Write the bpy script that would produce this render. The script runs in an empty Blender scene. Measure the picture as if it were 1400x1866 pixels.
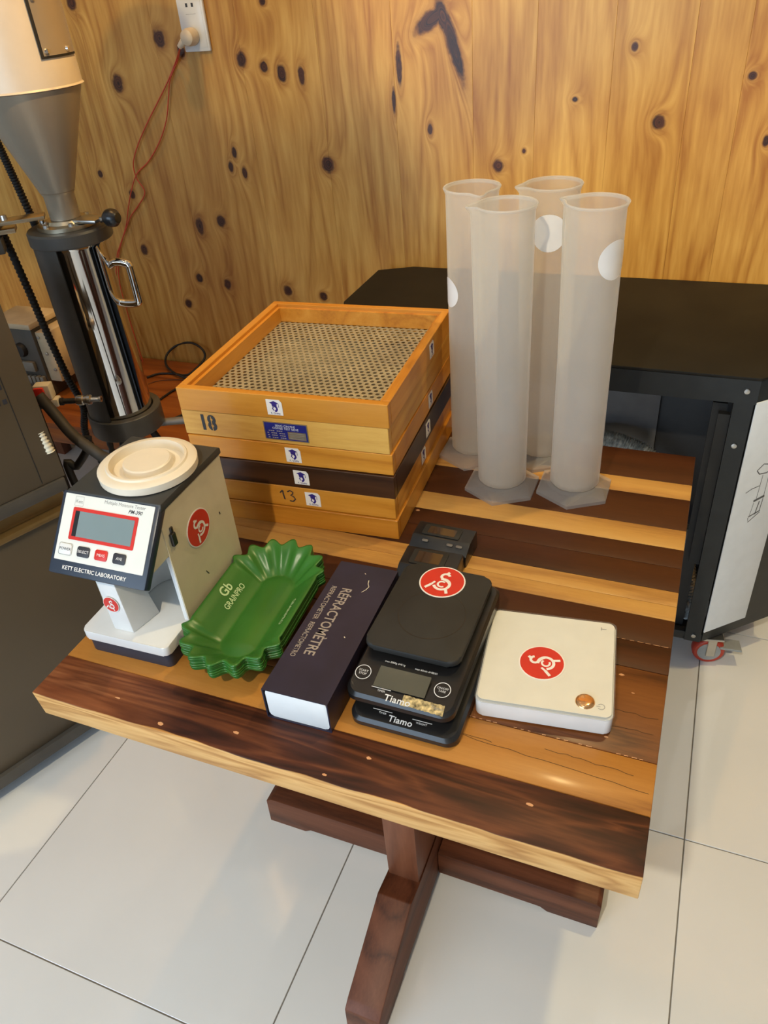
import bpy, bmesh, math, random
from mathutils import Vector, Matrix
random.seed(7)
C = bpy.context.scene
COL = C.collection
T = 0.65                      # height of the table top above the floor
R = math.radians

# ---------------------------------------------------------------- camera
cd = bpy.data.cameras.new('camera'); cam = bpy.data.objects.new('camera', cd); COL.objects.link(cam)
PITCH, ROLL, YAW, F = 0.6201, -0.0935, 0.4294, 1396.04
fw = Vector((-math.sin(YAW) * math.cos(PITCH), math.cos(YAW) * math.cos(PITCH), -math.sin(PITCH)))
r0 = Vector((math.cos(YAW), math.sin(YAW), 0)); u0 = r0.cross(fw)
rt = r0 * math.cos(ROLL) + u0 * math.sin(ROLL); up = -r0 * math.sin(ROLL) + u0 * math.cos(ROLL)
M = Matrix((rt, up, -fw)).transposed().to_4x4(); M.translation = Vector((0.7453, -0.4490, 0.7532 + T))
cam.matrix_world = M
cd.sensor_fit = 'VERTICAL'; cd.sensor_height = 36.0; cd.lens = 36.0 * F / 1866.0
cd.clip_start = 0.02; cd.clip_end = 60
C.camera = cam

# ---------------------------------------------------------------- world, lights, exposure
w = bpy.data.worlds.new('world'); C.world = w; w.use_nodes = True
w.node_tree.nodes['Background'].inputs[0].default_value = (0.75, 0.85, 1.0, 1)
w.node_tree.nodes['Background'].inputs[1].default_value = 0.35
def area(name, loc, target, size, power, color, size_y=None):
    l = bpy.data.lights.new(name, 'AREA'); l.energy = power; l.color = color; l.size = size
    if size_y: l.shape = 'RECTANGLE'; l.size_y = size_y
    o = bpy.data.objects.new(name, l); COL.objects.link(o); o.location = loc
    o.rotation_euler = (Vector(target) - Vector(loc)).to_track_quat('-Z', 'Y').to_euler()
    return o
def spot(name, loc, target, power, color, angle, blend=0.3, radius=0.03):
    l = bpy.data.lights.new(name, 'SPOT'); l.energy = power; l.color = color; l.spot_size = R(angle)
    l.spot_blend = blend; l.shadow_soft_size = radius
    o = bpy.data.objects.new(name, l); COL.objects.link(o); o.location = loc
    o.rotation_euler = (Vector(target) - Vector(loc)).to_track_quat('-Z', 'Y').to_euler()
    return o
WARM = (1.0, 0.77, 0.36)
DAY = (0.60, 0.79, 1.0)
area('daylight_shopfront', (-0.55, -2.35, 1.15), (-0.35, 0.2, 0.35), 2.4, 48, DAY, 1.7)
LAMPS = [  # x, y, aim x, aim y, aim z, power, spread, colour
    (1.10, 1.00, 0.64, 0.38, 0.50, 56, 78, WARM),
    (0.42, -1.50, 1.05, 0.30, 0.00, 115, 62, (1.0, 0.88, 0.66)),
    (0.20, -0.55, 0.78, 1.44, 1.92, 135, 54, WARM),  # beam edge shaped to draw the diagonal shade across the pine wall
    (0.90, 0.30, -0.50, 0.80, 1.44, 190, 13, (1.0, 0.62, 0.24)),  # added narrow spot that brightens only the drum above the cone
    (-0.10, -0.55, -0.30, 1.44, 2.30, 62, 56, WARM),  # added spot that brightens the upper left of the pine wall
    (-0.20, 0.95, -0.80, 1.25, 0.75, 30, 84, (1.0, 0.52, 0.14)),  # added dim orange spot that warms the lower left wall and bench
]
C.view_settings.view_transform = 'Standard'; C.view_settings.look = 'None'
C.view_settings.gamma = 1.0; C.view_settings.use_curve_mapping = False
C.view_settings.exposure = 0.28
ZC = 2.85                     # ceiling height
for k, (x, y, ax, ay, az, pw, an, lc) in enumerate(LAMPS):
    spot('ceiling_lamp_light', (x, y, ZC - 0.035), (ax, ay, az), pw, lc, an, 0.25 if an < 70 else 0.6, 0.035)

# ---------------------------------------------------------------- materials
MATS = {}
def srgb(r, g, b):
    f = lambda c: (c / 12.92 if c <= 0.04045 else ((c + 0.055) / 1.055) ** 2.4)
    return (f(r / 255), f(g / 255), f(b / 255), 1)
class NT:
    def __init__(self, name):
        self.m = bpy.data.materials.new(name); self.m.use_nodes = True
        self.t = self.m.node_tree; self.b = self.t.nodes['Principled BSDF']; self.out = self.t.nodes['Material Output']
    def n(self, kind, **kw):
        x = self.t.nodes.new(kind)
        for k, v in kw.items():
            if k[0] == 'i' and k[1:].isdigit(): x.inputs[int(k[1:])].default_value = v
            else: setattr(x, k, v)
        return x
    def l(self, a, b): self.t.links.new(a, b)
    def ramp(self, fac, stops):
        x = self.n('ShaderNodeValToRGB'); e = x.color_ramp.elements
        while len(e) < len(stops): e.new(0.5)
        for el, (p_, c_) in zip(e, stops): el.position = p_; el.color = c_
        self.l(fac, x.inputs[0]); return x.outputs[0]
    def mix(self, f, a, b, mode='MIX'):
        x = self.n('ShaderNodeMix', data_type='RGBA', blend_type=mode)
        for s, v in ((0, f), (6, a), (7, b)):
            if hasattr(v, 'links'): self.l(v, x.inputs[s])
            else: x.inputs[s].default_value = v
        return x.outputs[2]
    def math(self, op, a, b=0.0, clamp=False):
        x = self.n('ShaderNodeMath', operation=op, use_clamp=clamp)
        for s, v in ((0, a), (1, b)):
            if hasattr(v, 'links'): self.l(v, x.inputs[s])
            else: x.inputs[s].default_value = v
        return x.outputs[0]
def plain(name, col, rough=0.5, metal=0.0, spec=0.5, coat=0.0, noise=0.06, nscale=30, bump=0.0, bscale=200, trans=0.0):
    if name in MATS: return MATS[name]
    k = NT(name); b = k.b
    tc = k.n('ShaderNodeTexCoord'); nz = k.n('ShaderNodeTexNoise'); nz.inputs['Scale'].default_value = nscale; nz.inputs['Detail'].default_value = 4
    k.l(tc.outputs['Object'], nz.inputs['Vector'])
    dk = tuple(max(0, c * (1 - noise * 2)) for c in col[:3]) + (1,); lt = tuple(min(1, c * (1 + noise)) for c in col[:3]) + (1,)
    k.l(k.ramp(nz.outputs[0], [(0.3, dk), (0.7, lt)]), b.inputs['Base Color'])
    b.inputs['Roughness'].default_value = rough; b.inputs['Metallic'].default_value = metal
    b.inputs['Specular IOR Level'].default_value = spec; b.inputs['Coat Weight'].default_value = coat
    b.inputs['Transmission Weight'].default_value = trans
    if bump:
        n2 = k.n('ShaderNodeTexNoise'); n2.inputs['Scale'].default_value = bscale
        k.l(tc.outputs['Object'], n2.inputs['Vector'])
        bp = k.n('ShaderNodeBump'); bp.inputs['Strength'].default_value = bump; bp.inputs['Distance'].default_value = 0.001
        k.l(n2.outputs[0], bp.inputs['Height']); k.l(bp.outputs[0], b.inputs['Normal'])
    MATS[name] = k.m; return k.m
def wood(name, c1, c2, c3, axis='X', scale=1.0, rough=0.4, coat=0.0, ring=9.0, dist=3.0, vary=0.12, pores=0.5, spec=0.35):
    """grain running along one local axis; every object gets its own cut of the log"""
    if name in MATS: return MATS[name]
    k = NT(name); tc = k.n('ShaderNodeTexCoord'); oi = k.n('ShaderNodeObjectInfo')
    off = k.n('ShaderNodeVectorMath', operation='SCALE'); cmb = k.n('ShaderNodeCombineXYZ')
    k.l(oi.outputs['Random'], cmb.inputs[0]); k.l(oi.outputs['Random'], cmb.inputs[1]); k.l(oi.outputs['Random'], cmb.inputs[2])
    k.l(cmb.outputs[0], off.inputs[0]); off.inputs['Scale'].default_value = 37.0
    st = {'X': (0.09, 1, 1), 'Y': (1, 0.09, 1), 'Z': (1, 1, 0.09)}[axis]
    mp = k.n('ShaderNodeVectorMath', operation='MULTIPLY'); k.l(tc.outputs['Object'], mp.inputs[0]); mp.inputs[1].default_value = [s * scale for s in st]
    ad = k.n('ShaderNodeVectorMath', operation='ADD'); k.l(mp.outputs[0], ad.inputs[0]); k.l(off.outputs[0], ad.inputs[1])
    nz = k.n('ShaderNodeTexNoise'); nz.inputs['Scale'].default_value = ring; nz.inputs['Detail'].default_value = 3; nz.inputs['Distortion'].default_value = 0.6
    k.l(ad.outputs[0], nz.inputs['Vector'])
    rg = k.math('FRACT', k.math('MULTIPLY', nz.outputs[0], dist * 3))
    rg = k.math('ABSOLUTE', k.math('SUBTRACT', rg, 0.5)); rg = k.math('MULTIPLY', rg, 2.0)
    fine = k.n('ShaderNodeTexNoise'); fine.inputs['Scale'].default_value = 160; fine.inputs['Detail'].default_value = 5; fine.inputs['Roughness'].default_value = 0.7
    k.l(ad.outputs[0], fine.inputs['Vector'])
    f = k.math('ADD', k.math('MULTIPLY', rg, 0.45), k.math('MULTIPLY', fine.outputs[0], 0.6))
    col = k.ramp(f, [(0.25, c3), (0.5, c2), (0.85, c1)])
    br = k.math('ADD', k.math('MULTIPLY', oi.outputs['Random'], vary * 2), 1 - vary)
    hs = k.n('ShaderNodeHueSaturation'); k.l(col, hs.inputs['Color']); k.l(br, hs.inputs['Value'])
    k.l(hs.outputs[0], k.b.inputs['Base Color'])
    k.b.inputs['Roughness'].default_value = rough; k.b.inputs['Coat Weight'].default_value = coat; k.b.inputs['Coat Roughness'].default_value = 0.15
    k.b.inputs['Specular IOR Level'].default_value = spec
    bp = k.n('ShaderNodeBump'); bp.inputs['Strength'].default_value = 0.25 * pores; bp.inputs['Distance'].default_value = 0.0006
    k.l(f, bp.inputs['Height']); k.l(bp.outputs[0], k.b.inputs['Normal'])
    MATS[name] = k.m; return k.m

BLACKP = plain('black_plastic', (0.012, 0.012, 0.013, 1), 0.32, coat=0.2, noise=0.1)
BLACKM = plain('matte_black', (0.016, 0.015, 0.013, 1), 0.62, noise=0.2, nscale=14)
STEELB = plain('black_painted_steel', (0.014, 0.016, 0.016, 1), 0.5, noise=0.15)
TOPBLK = plain('black_board', (0.009, 0.007, 0.004, 1), 0.65, spec=0.3, noise=0.25, nscale=9)
WHITEP = plain('white_plastic', (0.74, 0.74, 0.72, 1), 0.28, coat=0.3, noise=0.02)
IVORY = plain('ivory_enamel', (0.68, 0.60, 0.42, 1), 0.4, noise=0.03)
LIDC = plain('cream_plastic', (0.78, 0.70, 0.56, 1), 0.35, noise=0.02)
NAVY = plain('navy_plastic', (0.022, 0.030, 0.048, 1), 0.35, noise=0.05)
CHROME = plain('chrome', (0.75, 0.74, 0.72, 1), 0.06, 1.0, noise=0.02)
STEEL = plain('brushed_steel', (0.55, 0.54, 0.51, 1), 0.28, 1.0, noise=0.06)
BRASS = plain('warm_steel', (0.62, 0.53, 0.38, 1), 0.3, 1.0, noise=0.05)
GREY = plain('grey_paint', (0.075, 0.068, 0.058, 1), 0.42, noise=0.05, spec=0.4)
GREYSIL = plain('warm_shaded_silver', (0.36, 0.30, 0.22, 1), 0.34, 0.4, noise=0.03, nscale=8)  # the cone's shade and warm lamplight put into the silver colour
MACH = plain('taupe_panel', (0.105, 0.080, 0.050, 1), 0.38, 0.15, noise=0.04, nscale=5)
CARD = plain('white_card', (0.80, 0.82, 0.82, 1), 0.6, noise=0.02)
NAVYCARD = plain('navy_card', (0.020, 0.018, 0.040, 1), 0.42, noise=0.12, nscale=20)
GREEN = plain('green_plastic', (0.032, 0.150, 0.020, 1), 0.33, noise=0.08, nscale=12, spec=0.5)
RED = plain('red_vinyl', (0.62, 0.030, 0.018, 1), 0.35, noise=0.03)
REDP = plain('red_plastic', (0.60, 0.025, 0.015, 1), 0.4)
WVINYL = plain('white_vinyl', (0.85, 0.80, 0.74, 1), 0.4, noise=0.02)
PRINTW = plain('white_print', (0.72, 0.74, 0.76, 1), 0.5, noise=0.02)
PRINTG = plain('pale_green_print', (0.50, 0.66, 0.34, 1), 0.5, noise=0.02)
PRINTS = plain('silver_print', (0.42, 0.38, 0.34, 1), 0.4, 0.3, noise=0.04)
PRINTK = plain('black_print', (0.03, 0.03, 0.035, 1), 0.5, noise=0.02)
PRINTGY = plain('grey_print', (0.28, 0.28, 0.27, 1), 0.5)
PURPLE = plain('purple_print', (0.030, 0.016, 0.20, 1), 0.5)
BLUEF = plain('blue_foil', (0.02, 0.03, 0.30, 1), 0.25, 0.4, noise=0.1)
LCD = plain('lcd_glass', (0.20, 0.26, 0.27, 1), 0.12, noise=0.01, coat=0.5)
LCDD = plain('dark_lcd', (0.085, 0.085, 0.065, 1), 0.12, noise=0.02, coat=0.5)
LCDB = plain('brown_lcd', (0.045, 0.026, 0.016, 1), 0.1, coat=0.5)
RUBBER = plain('black_rubber', (0.012, 0.011, 0.010, 1), 0.55)
GOLD = plain('gold_foil', (0.60, 0.48, 0.24, 1), 0.4, 0.25, noise=0.5, nscale=160)
COPPER = plain('gold_button', (0.80, 0.45, 0.20, 1), 0.15, 0.85)
BEIGE = plain('beige_plastic', (0.52, 0.42, 0.27, 1), 0.5)
CEILM = plain('white_ceiling', (0.80, 0.80, 0.79, 1), 0.7, noise=0.01)
WALLP = plain('painted_wall', (0.62, 0.60, 0.56, 1), 0.7, noise=0.02)
GROUT = plain('grey_grout', (0.22, 0.20, 0.17, 1), 0.8)
LAMPG = NT('lamp_glow'); LAMPG.b.inputs['Emission Color'].default_value = (1, 0.72, 0.42, 1); LAMPG.b.inputs['Emission Strength'].default_value = 30; LAMPG = LAMPG.m
SIEVE_W = wood('sieve_pine', srgb(212, 146, 56), srgb(198, 130, 40), srgb(178, 110, 30), 'X', 1.0, 0.36, 0.25, 6, 2.0, 0.05)
SIEVE_Y = wood('sieve_pine_side', srgb(214, 150, 62), srgb(200, 132, 44), srgb(180, 112, 34), 'Y', 1.0, 0.36, 0.25, 6, 2.0, 0.05)
SIEVE_PX = wood('sieve_pale', srgb(226, 182, 100), srgb(214, 164, 80), srgb(196, 142, 62), 'X', 1.0, 0.4, 0.2, 6, 2.0, 0.04)
SIEVE_PY = wood('sieve_pale_side', srgb(214, 160, 78), srgb(204, 146, 60), srgb(188, 126, 48), 'Y', 1.0, 0.4, 0.2, 6, 2.0, 0.04)
SIEVE_DX = wood('sieve_dark', srgb(74, 44, 22), srgb(62, 36, 18), srgb(48, 26, 12), 'X', 1.0, 0.36, 0.25, 6, 2.0, 0.04)
SIEVE_DY = wood('sieve_dark_side', srgb(66, 40, 22), srgb(56, 32, 18), srgb(44, 24, 12), 'Y', 1.0, 0.36, 0.25, 6, 2.0, 0.04)
P_DARK = wood('plank_red_brown', srgb(80, 42, 18), srgb(68, 34, 14), srgb(52, 25, 10), 'X', 1.2, 0.46, 0.0, 4, 1.2, 0.06, spec=0.25)
P_LIGHT = wood('plank_light', srgb(206, 158, 86), srgb(194, 144, 74), srgb(166, 116, 58), 'X', 1.2, 0.42, 0.08, 5, 1.5, 0.04)
P_MID = wood('plank_mid_brown', srgb(134, 82, 38), srgb(116, 66, 28), srgb(78, 40, 16), 'X', 1.2, 0.42, 0.08, 7, 2.5, 0.04)
P_ORANGE = wood('plank_orange', srgb(184, 126, 56), srgb(170, 112, 46), srgb(136, 84, 32), 'X', 1.2, 0.42, 0.08, 6, 1.6, 0.04)
P_BASE = wood('base_timber', srgb(116, 68, 44), srgb(98, 54, 32), srgb(72, 38, 22), 'X', 1.5, 0.5, 0.0, 5, 2.0, 0.05)
P_BASEY = wood('base_timber_y', srgb(116, 68, 44), srgb(98, 54, 32), srgb(72, 38, 22), 'Y', 1.5, 0.5, 0.0, 5, 2.0, 0.05)
P_BASEZ = wood('base_timber_z', srgb(128, 78, 52), srgb(112, 64, 40), srgb(84, 46, 28), 'Z', 1.5, 0.5, 0.0, 5, 2.0, 0.05)
P_BENCH = wood('bench_wood', srgb(170, 96, 36), srgb(154, 82, 28), srgb(124, 62, 20), 'X', 1.0, 0.4, 0.1, 5, 2.0, 0.04)
def walnut():
    """front plank: dark heartwood with a pale sapwood edge of irregular line"""
    k = NT('walnut_live_edge'); tc = k.n('ShaderNodeTexCoord')
    mp = k.n('ShaderNodeVectorMath', operation='MULTIPLY'); k.l(tc.outputs['Object'], mp.inputs[0]); mp.inputs[1].default_value = (0.13, 1.3, 1.3)
    nz = k.n('ShaderNodeTexNoise'); nz.inputs['Scale'].default_value = 11; nz.inputs['Detail'].default_value = 3; nz.inputs['Distortion'].default_value = 1.3
    k.l(mp.outputs[0], nz.inputs['Vector'])
    rg = k.math('FRACT', k.math('MULTIPLY', nz.outputs[0], 7)); rg = k.math('MULTIPLY', k.math('ABSOLUTE', k.math('SUBTRACT', rg, 0.5)), 2)
    fine = k.n('ShaderNodeTexNoise'); fine.inputs['Scale'].default_value = 150; fine.inputs['Detail'].default_value = 5; k.l(mp.outputs[0], fine.inputs['Vector'])
    f = k.math('ADD', k.math('MULTIPLY', rg, 0.5), k.math('MULTIPLY', fine.outputs[0], 0.55))
    dark = k.ramp(f, [(0.25, srgb(44, 20, 12)), (0.55, srgb(70, 34, 20)), (0.9, srgb(108, 60, 34))])
    redd = k.ramp(f, [(0.25, srgb(104, 56, 30)), (0.55, srgb(130, 76, 44)), (0.9, srgb(154, 98, 60))])
    light = k.ramp(f, [(0.25, srgb(176, 124, 66)), (0.55, srgb(206, 156, 92)), (0.9, srgb(222, 176, 112))])
    sx = k.n('ShaderNodeSeparateXYZ'); k.l(tc.outputs['Object'], sx.inputs[0])
    xn = k.n('ShaderNodeTexNoise'); xn.inputs['Scale'].default_value = 5; k.l(tc.outputs['Object'], xn.inputs['Vector'])
    lf = k.math('MULTIPLY', k.math('SUBTRACT', k.math('ADD', 0.16, k.math('MULTIPLY', xn.outputs[0], 0.14)), sx.outputs[0]), 9, True)
    heart = k.mix(lf, dark, redd)
    wn = k.n('ShaderNodeTexNoise'); wn.inputs['Scale'].default_value = 1; cb = k.n('ShaderNodeCombineXYZ'); k.l(k.math('MULTIPLY', sx.outputs[0], 7.0), cb.inputs[0]); k.l(cb.outputs[0], wn.inputs['Vector'])
    # the sapwood line drifts between the front face and the top
    lim = k.math('ADD', 0.0022, k.math('MULTIPLY', k.math('SUBTRACT', wn.outputs[0], 0.5), 0.018))
    dd = k.math('SUBTRACT', lim, sx.outputs[1])                          # positive towards the front edge
    dd = k.math('ADD', dd, k.math('MULTIPLY', k.math('SUBTRACT', -0.002, sx.outputs[2]), 0.8))   # and downwards on the face
    m = k.math('MULTIPLY', dd, 700, True)
    k.l(k.mix(m, heart, light), k.b.inputs['Base Color'])
    k.b.inputs['Roughness'].default_value = 0.5; k.b.inputs['Specular IOR Level'].default_value = 0.3
    bp = k.n('ShaderNodeBump'); bp.inputs['Strength'].default_value = 0.15; bp.inputs['Distance'].default_value = 0.0006
    k.l(f, bp.inputs['Height']); k.l(bp.outputs[0], k.b.inputs['Normal'])
    return k.m
WALNUT = walnut()

KNOTS = [(-0.6, 0.62, 0.019)]
def pine_wall():
    """knotty pine: grain along z, bent round knots given in room coordinates"""
    k = NT('knotty_pine'); tc = k.n('ShaderNodeTexCoord'); ge = k.n('ShaderNodeNewGeometry'); oi = k.n('ShaderNodeObjectInfo')
    sx = k.n('ShaderNodeSeparateXYZ'); k.l(ge.outputs['Position'], sx.inputs[0])
    pos = k.n('ShaderNodeCombineXYZ'); k.l(sx.outputs[0], pos.inputs[0]); k.l(sx.outputs[2], pos.inputs[1])
    wob = k.n('ShaderNodeTexNoise'); wob.inputs['Scale'].default_value = 60; k.l(pos.outputs[0], wob.inputs['Vector'])
    dm = None
    for (x, z, r, asp, ro) in KNOTS:
        v = k.n('ShaderNodeVectorMath', operation='SUBTRACT'); k.l(pos.outputs[0], v.inputs[0]); v.inputs[1].default_value = (x, z, 0)
        if ro:
            vr = k.n('ShaderNodeVectorRotate', rotation_type='Z_AXIS'); vr.inputs['Angle'].default_value = R(-ro); k.l(v.outputs[0], vr.inputs['Vector']); v = vr
        s = k.n('ShaderNodeVectorMath', operation='MULTIPLY'); k.l(v.outputs[0], s.inputs[0]); s.inputs[1].default_value = (1 / r, 1 / (r * asp), 0)
        ln = k.n('ShaderNodeVectorMath', operation='LENGTH'); k.l(s.outputs[0], ln.inputs[0])
        dm = ln.outputs['Value'] if dm is None else k.math('MINIMUM', dm, ln.outputs['Value'])
    dn = k.math('ADD', dm, k.math('MULTIPLY', k.math('SUBTRACT', wob.outputs[0], 0.5), 0.7))
    infl = k.math('DIVIDE', 1.0, k.math('ADD', 1.0, k.math('MULTIPLY', dm, dm)))      # 1 at a knot, falling off
    st = k.n('ShaderNodeVectorMath', operation='MULTIPLY'); k.l(pos.outputs[0], st.inputs[0]); st.inputs[1].default_value = (1.0, 0.085, 1)
    cm = k.n('ShaderNodeCombineXYZ'); k.l(k.math('MULTIPLY', oi.outputs['Random'], 31.0), cm.inputs[2])
    k.l(k.math('MULTIPLY', infl, 0.10), cm.inputs[0])
    ad = k.n('ShaderNodeVectorMath', operation='ADD'); k.l(st.outputs[0], ad.inputs[0]); k.l(cm.outputs[0], ad.inputs[1])
    nz = k.n('ShaderNodeTexNoise'); nz.inputs['Scale'].default_value = 7; nz.inputs['Detail'].default_value = 3; nz.inputs['Distortion'].default_value = 0.9
    k.l(ad.outputs[0], nz.inputs['Vector'])
    rg = k.math('FRACT', k.math('ADD', k.math('MULTIPLY', nz.outputs[0], 7.0), k.math('MULTIPLY', infl, 2.0)))
    rg = k.math('POWER', k.math('MULTIPLY', k.math('ABSOLUTE', k.math('SUBTRACT', rg, 0.5)), 2), 1.5)
    fine = k.n('ShaderNodeTexNoise'); fine.inputs['Scale'].default_value = 110; fine.inputs['Detail'].default_value = 4; k.l(ad.outputs[0], fine.inputs['Vector'])
    patch = k.n('ShaderNodeTexNoise'); patch.inputs['Scale'].default_value = 3.2; patch.inputs['Detail'].default_value = 2; k.l(pos.outputs[0], patch.inputs['Vector'])
    f = k.math('ADD', k.math('MULTIPLY', rg, -0.22), k.math('ADD', k.math('MULTIPLY', fine.outputs[0], 0.45), k.math('MULTIPLY', patch.outputs[0], 0.55)))
    col = k.ramp(f, [(0.16, srgb(158, 102, 36)), (0.42, srgb(192, 142, 66)), (0.66, srgb(216, 170, 90))])
    hs = k.n('ShaderNodeHueSaturation'); k.l(col, hs.inputs['Color']); k.l(k.math('ADD', 0.93, k.math('MULTIPLY', oi.outputs['Random'], 0.11)), hs.inputs['Value'])
    halo = k.ramp(k.math('MULTIPLY', dn, 0.3), [(0.30, (1, 1, 1, 1)), (0.62, (0, 0, 0, 1))])
    c2 = k.mix(k.math('MULTIPLY', halo, 0.42), hs.outputs[0], srgb(130, 78, 28))
    core = k.ramp(k.math('MULTIPLY', dn, 0.3), [(0.24, (1, 1, 1, 1)), (0.36, (0, 0, 0, 1))])
    kc = k.ramp(fine.outputs[0], [(0.35, srgb(34, 15, 4)), (0.7, srgb(92, 48, 16))])
    k.l(k.mix(core, c2, kc), k.b.inputs['Base Color'])
    k.b.inputs['Roughness'].default_value = 0.38; k.b.inputs['Specular IOR Level'].default_value = 0.4; k.b.inputs['Coat Weight'].default_value = 0.1; k.b.inputs['Coat Roughness'].default_value = 0.25
    return k.m
def tile_mat():
    k = NT('white_polished_tile'); tc = k.n('ShaderNodeTexCoord'); oi = k.n('ShaderNodeObjectInfo')
    nz = k.n('ShaderNodeTexNoise'); nz.inputs['Scale'].default_value = 2.5; nz.inputs['Detail'].default_value = 5; k.l(tc.outputs['Object'], nz.inputs['Vector'])
    col = k.ramp(nz.outputs[0], [(0.3, (0.76, 0.76, 0.73, 1)), (0.7, (0.83, 0.83, 0.80, 1))])
    k.l(col, k.b.inputs['Base Color']); k.b.inputs['Roughness'].default_value = 0.07; k.b.inputs['Specular IOR Level'].default_value = 0.9
    b2 = k.n('ShaderNodeTexNoise'); b2.inputs['Scale'].default_value = 7; k.l(tc.outputs['Object'], b2.inputs['Vector'])
    bp = k.n('ShaderNodeBump'); bp.inputs['Strength'].default_value = 0.06; bp.inputs['Distance'].default_value = 0.004
    k.l(b2.outputs[0], bp.inputs['Height']); k.l(bp.outputs[0], k.b.inputs['Normal'])
    return k.m
TILE = tile_mat()
def frosted(name, col, opac, rim):
    """milky polypropylene: more see-through where one looks straight through the wall"""
    k = NT(name); t = k.t
    k.b.inputs['Base Color'].default_value = col; k.b.inputs['Roughness'].default_value = 0.28; k.b.inputs['Specular IOR Level'].default_value = 0.4
    tl = k.n('ShaderNodeBsdfTranslucent'); tl.inputs[0].default_value = col
    tr = k.n('ShaderNodeBsdfTransparent'); tr.inputs[0].default_value = (0.97, 0.97, 0.96, 1)
    m1 = k.n('ShaderNodeMixShader'); m1.inputs[0].default_value = 0.55; k.l(k.b.outputs[0], m1.inputs[1]); k.l(tl.outputs[0], m1.inputs[2])
    lw = k.n('ShaderNodeLayerWeight'); lw.inputs[0].default_value = 0.35
    f = k.math('ADD', opac, k.math('MULTIPLY', k.math('POWER', lw.outputs['Facing'], 2.5), rim), True)
    m2 = k.n('ShaderNodeMixShader'); k.l(f, m2.inputs[0]); k.l(tr.outputs[0], m2.inputs[1]); k.l(m1.outputs[0], m2.inputs[2])
    k.l(m2.outputs[0], k.out.inputs[0]); return k.m
POLY = frosted('milky_polypropylene', (0.98, 0.96, 0.91, 1), 0.27, 0.6)
POLYB = frosted('milky_base', (0.92, 0.91, 0.90, 1), 0.36, 0.3)
CLEAR = frosted('clear_acrylic', (0.75, 0.78, 0.8, 1), 0.12, 0.3)

# ---------------------------------------------------------------- geometry helpers
def link(name, me, mat, parent=None, loc=(0, 0, 0), rot=(0, 0, 0)):
    o = bpy.data.objects.new(name, me); COL.objects.link(o); o.location = loc; o.rotation_euler = rot
    if mat and not me.materials:
        for m_ in (mat if isinstance(mat, (list, tuple)) else [mat]): me.materials.append(m_)
    if parent: o.parent = parent
    return o
def finish(bm, name, mat, parent=None, loc=(0, 0, 0), rot=(0, 0, 0), smooth=False, angle=35):
    bmesh.ops.recalc_face_normals(bm, faces=bm.faces[:])
    me = bpy.data.meshes.new(name); bm.to_mesh(me); bm.free()
    if smooth:
        for p_ in me.polygons: p_.use_smooth = True
        try: me.set_sharp_from_angle(angle=R(angle))
        except Exception: pass
    return link(name, me, mat, parent, loc, rot)
def bevel(bm, wd, seg=2, edges=None):
    if wd > 0: bmesh.ops.bevel(bm, geom=edges or bm.edges[:], offset=wd, segments=seg, profile=0.5, affect='EDGES', clamp_overlap=True)
def bbox(bm, x0, x1, y0, y1, z0, z1):
    v = [bm.verts.new(q) for q in ((x0, y0, z0), (x1, y0, z0), (x1, y1, z0), (x0, y1, z0), (x0, y0, z1), (x1, y0, z1), (x1, y1, z1), (x0, y1, z1))]
    for f in ((0, 3, 2, 1), (4, 5, 6, 7), (0, 1, 5, 4), (1, 2, 6, 5), (2, 3, 7, 6), (3, 0, 4, 7)): bm.faces.new([v[i] for i in f])
    return v
def box(name, x0, x1, y0, y1, z0, z1, mat, parent=None, bev=0.0, loc=(0, 0, 0), rot=(0, 0, 0), seg=2):
    bm = bmesh.new(); bbox(bm, x0, x1, y0, y1, z0, z1); bevel(bm, bev, seg)
    return finish(bm, name, mat, parent, loc, rot, smooth=bev > 0)
def prism_bm(pts, z0, z1, bm=None):
    bm = bm or bmesh.new()
    a = [bm.verts.new((x, y, z0)) for x, y in pts]; b = [bm.verts.new((x, y, z1)) for x, y in pts]
    n = len(pts); bm.faces.new(a[::-1]); bm.faces.new(b)
    for i in range(n): bm.faces.new((a[i], a[(i + 1) % n], b[(i + 1) % n], b[i]))
    return bm
def prism(name, pts, z0, z1, mat, parent=None, bev=0.0, loc=(0, 0, 0), rot=(0, 0, 0), seg=2, smooth=True, tb=False):
    bm = prism_bm(pts, z0, z1)
    if bev > 0:
        es = [e for e in bm.edges if abs(e.verts[0].co.z - e.verts[1].co.z) < 1e-6 and (not tb or e.verts[0].co.z > (z0 + z1) / 2)] if (len(pts) > 8 or tb) else bm.edges[:]
        bevel(bm, bev, seg, es)
    return finish(bm, name, mat, parent, loc, rot, smooth=smooth)
def side_prism(name, pts, x0, x1, mat, parent=None, bev=0.0, loc=(0, 0, 0), rot=(0, 0, 0)):
    """profile given in (y, z), extruded along x"""
    bm = bmesh.new()
    a = [bm.verts.new((x0, y, z)) for y, z in pts]; b = [bm.verts.new((x1, y, z)) for y, z in pts]
    n = len(pts); bm.faces.new(a); bm.faces.new(b[::-1])
    for i in range(n): bm.faces.new((a[i], a[(i + 1) % n], b[(i + 1) % n], b[i]))
    bevel(bm, bev); return finish(bm, name, mat, parent, loc, rot, smooth=bev > 0)
def rrect(x0, x1, y0, y1, r, n=6):
    out = []
    for cx, cy, a0 in ((x1 - r, y1 - r, 0), (x0 + r, y1 - r, 90), (x0 + r, y0 + r, 180), (x1 - r, y0 + r, 270)):
        for i in range(n + 1):
            a = R(a0 + 90 * i / n); out.append((cx + r * math.cos(a), cy + r * math.sin(a)))
    return out
def circle(r, n=32, cx=0, cy=0, a0=0.0): return [(cx + r * math.cos(a0 + 2 * math.pi * i / n), cy + r * math.sin(a0 + 2 * math.pi * i / n)) for i in range(n)]
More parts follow.
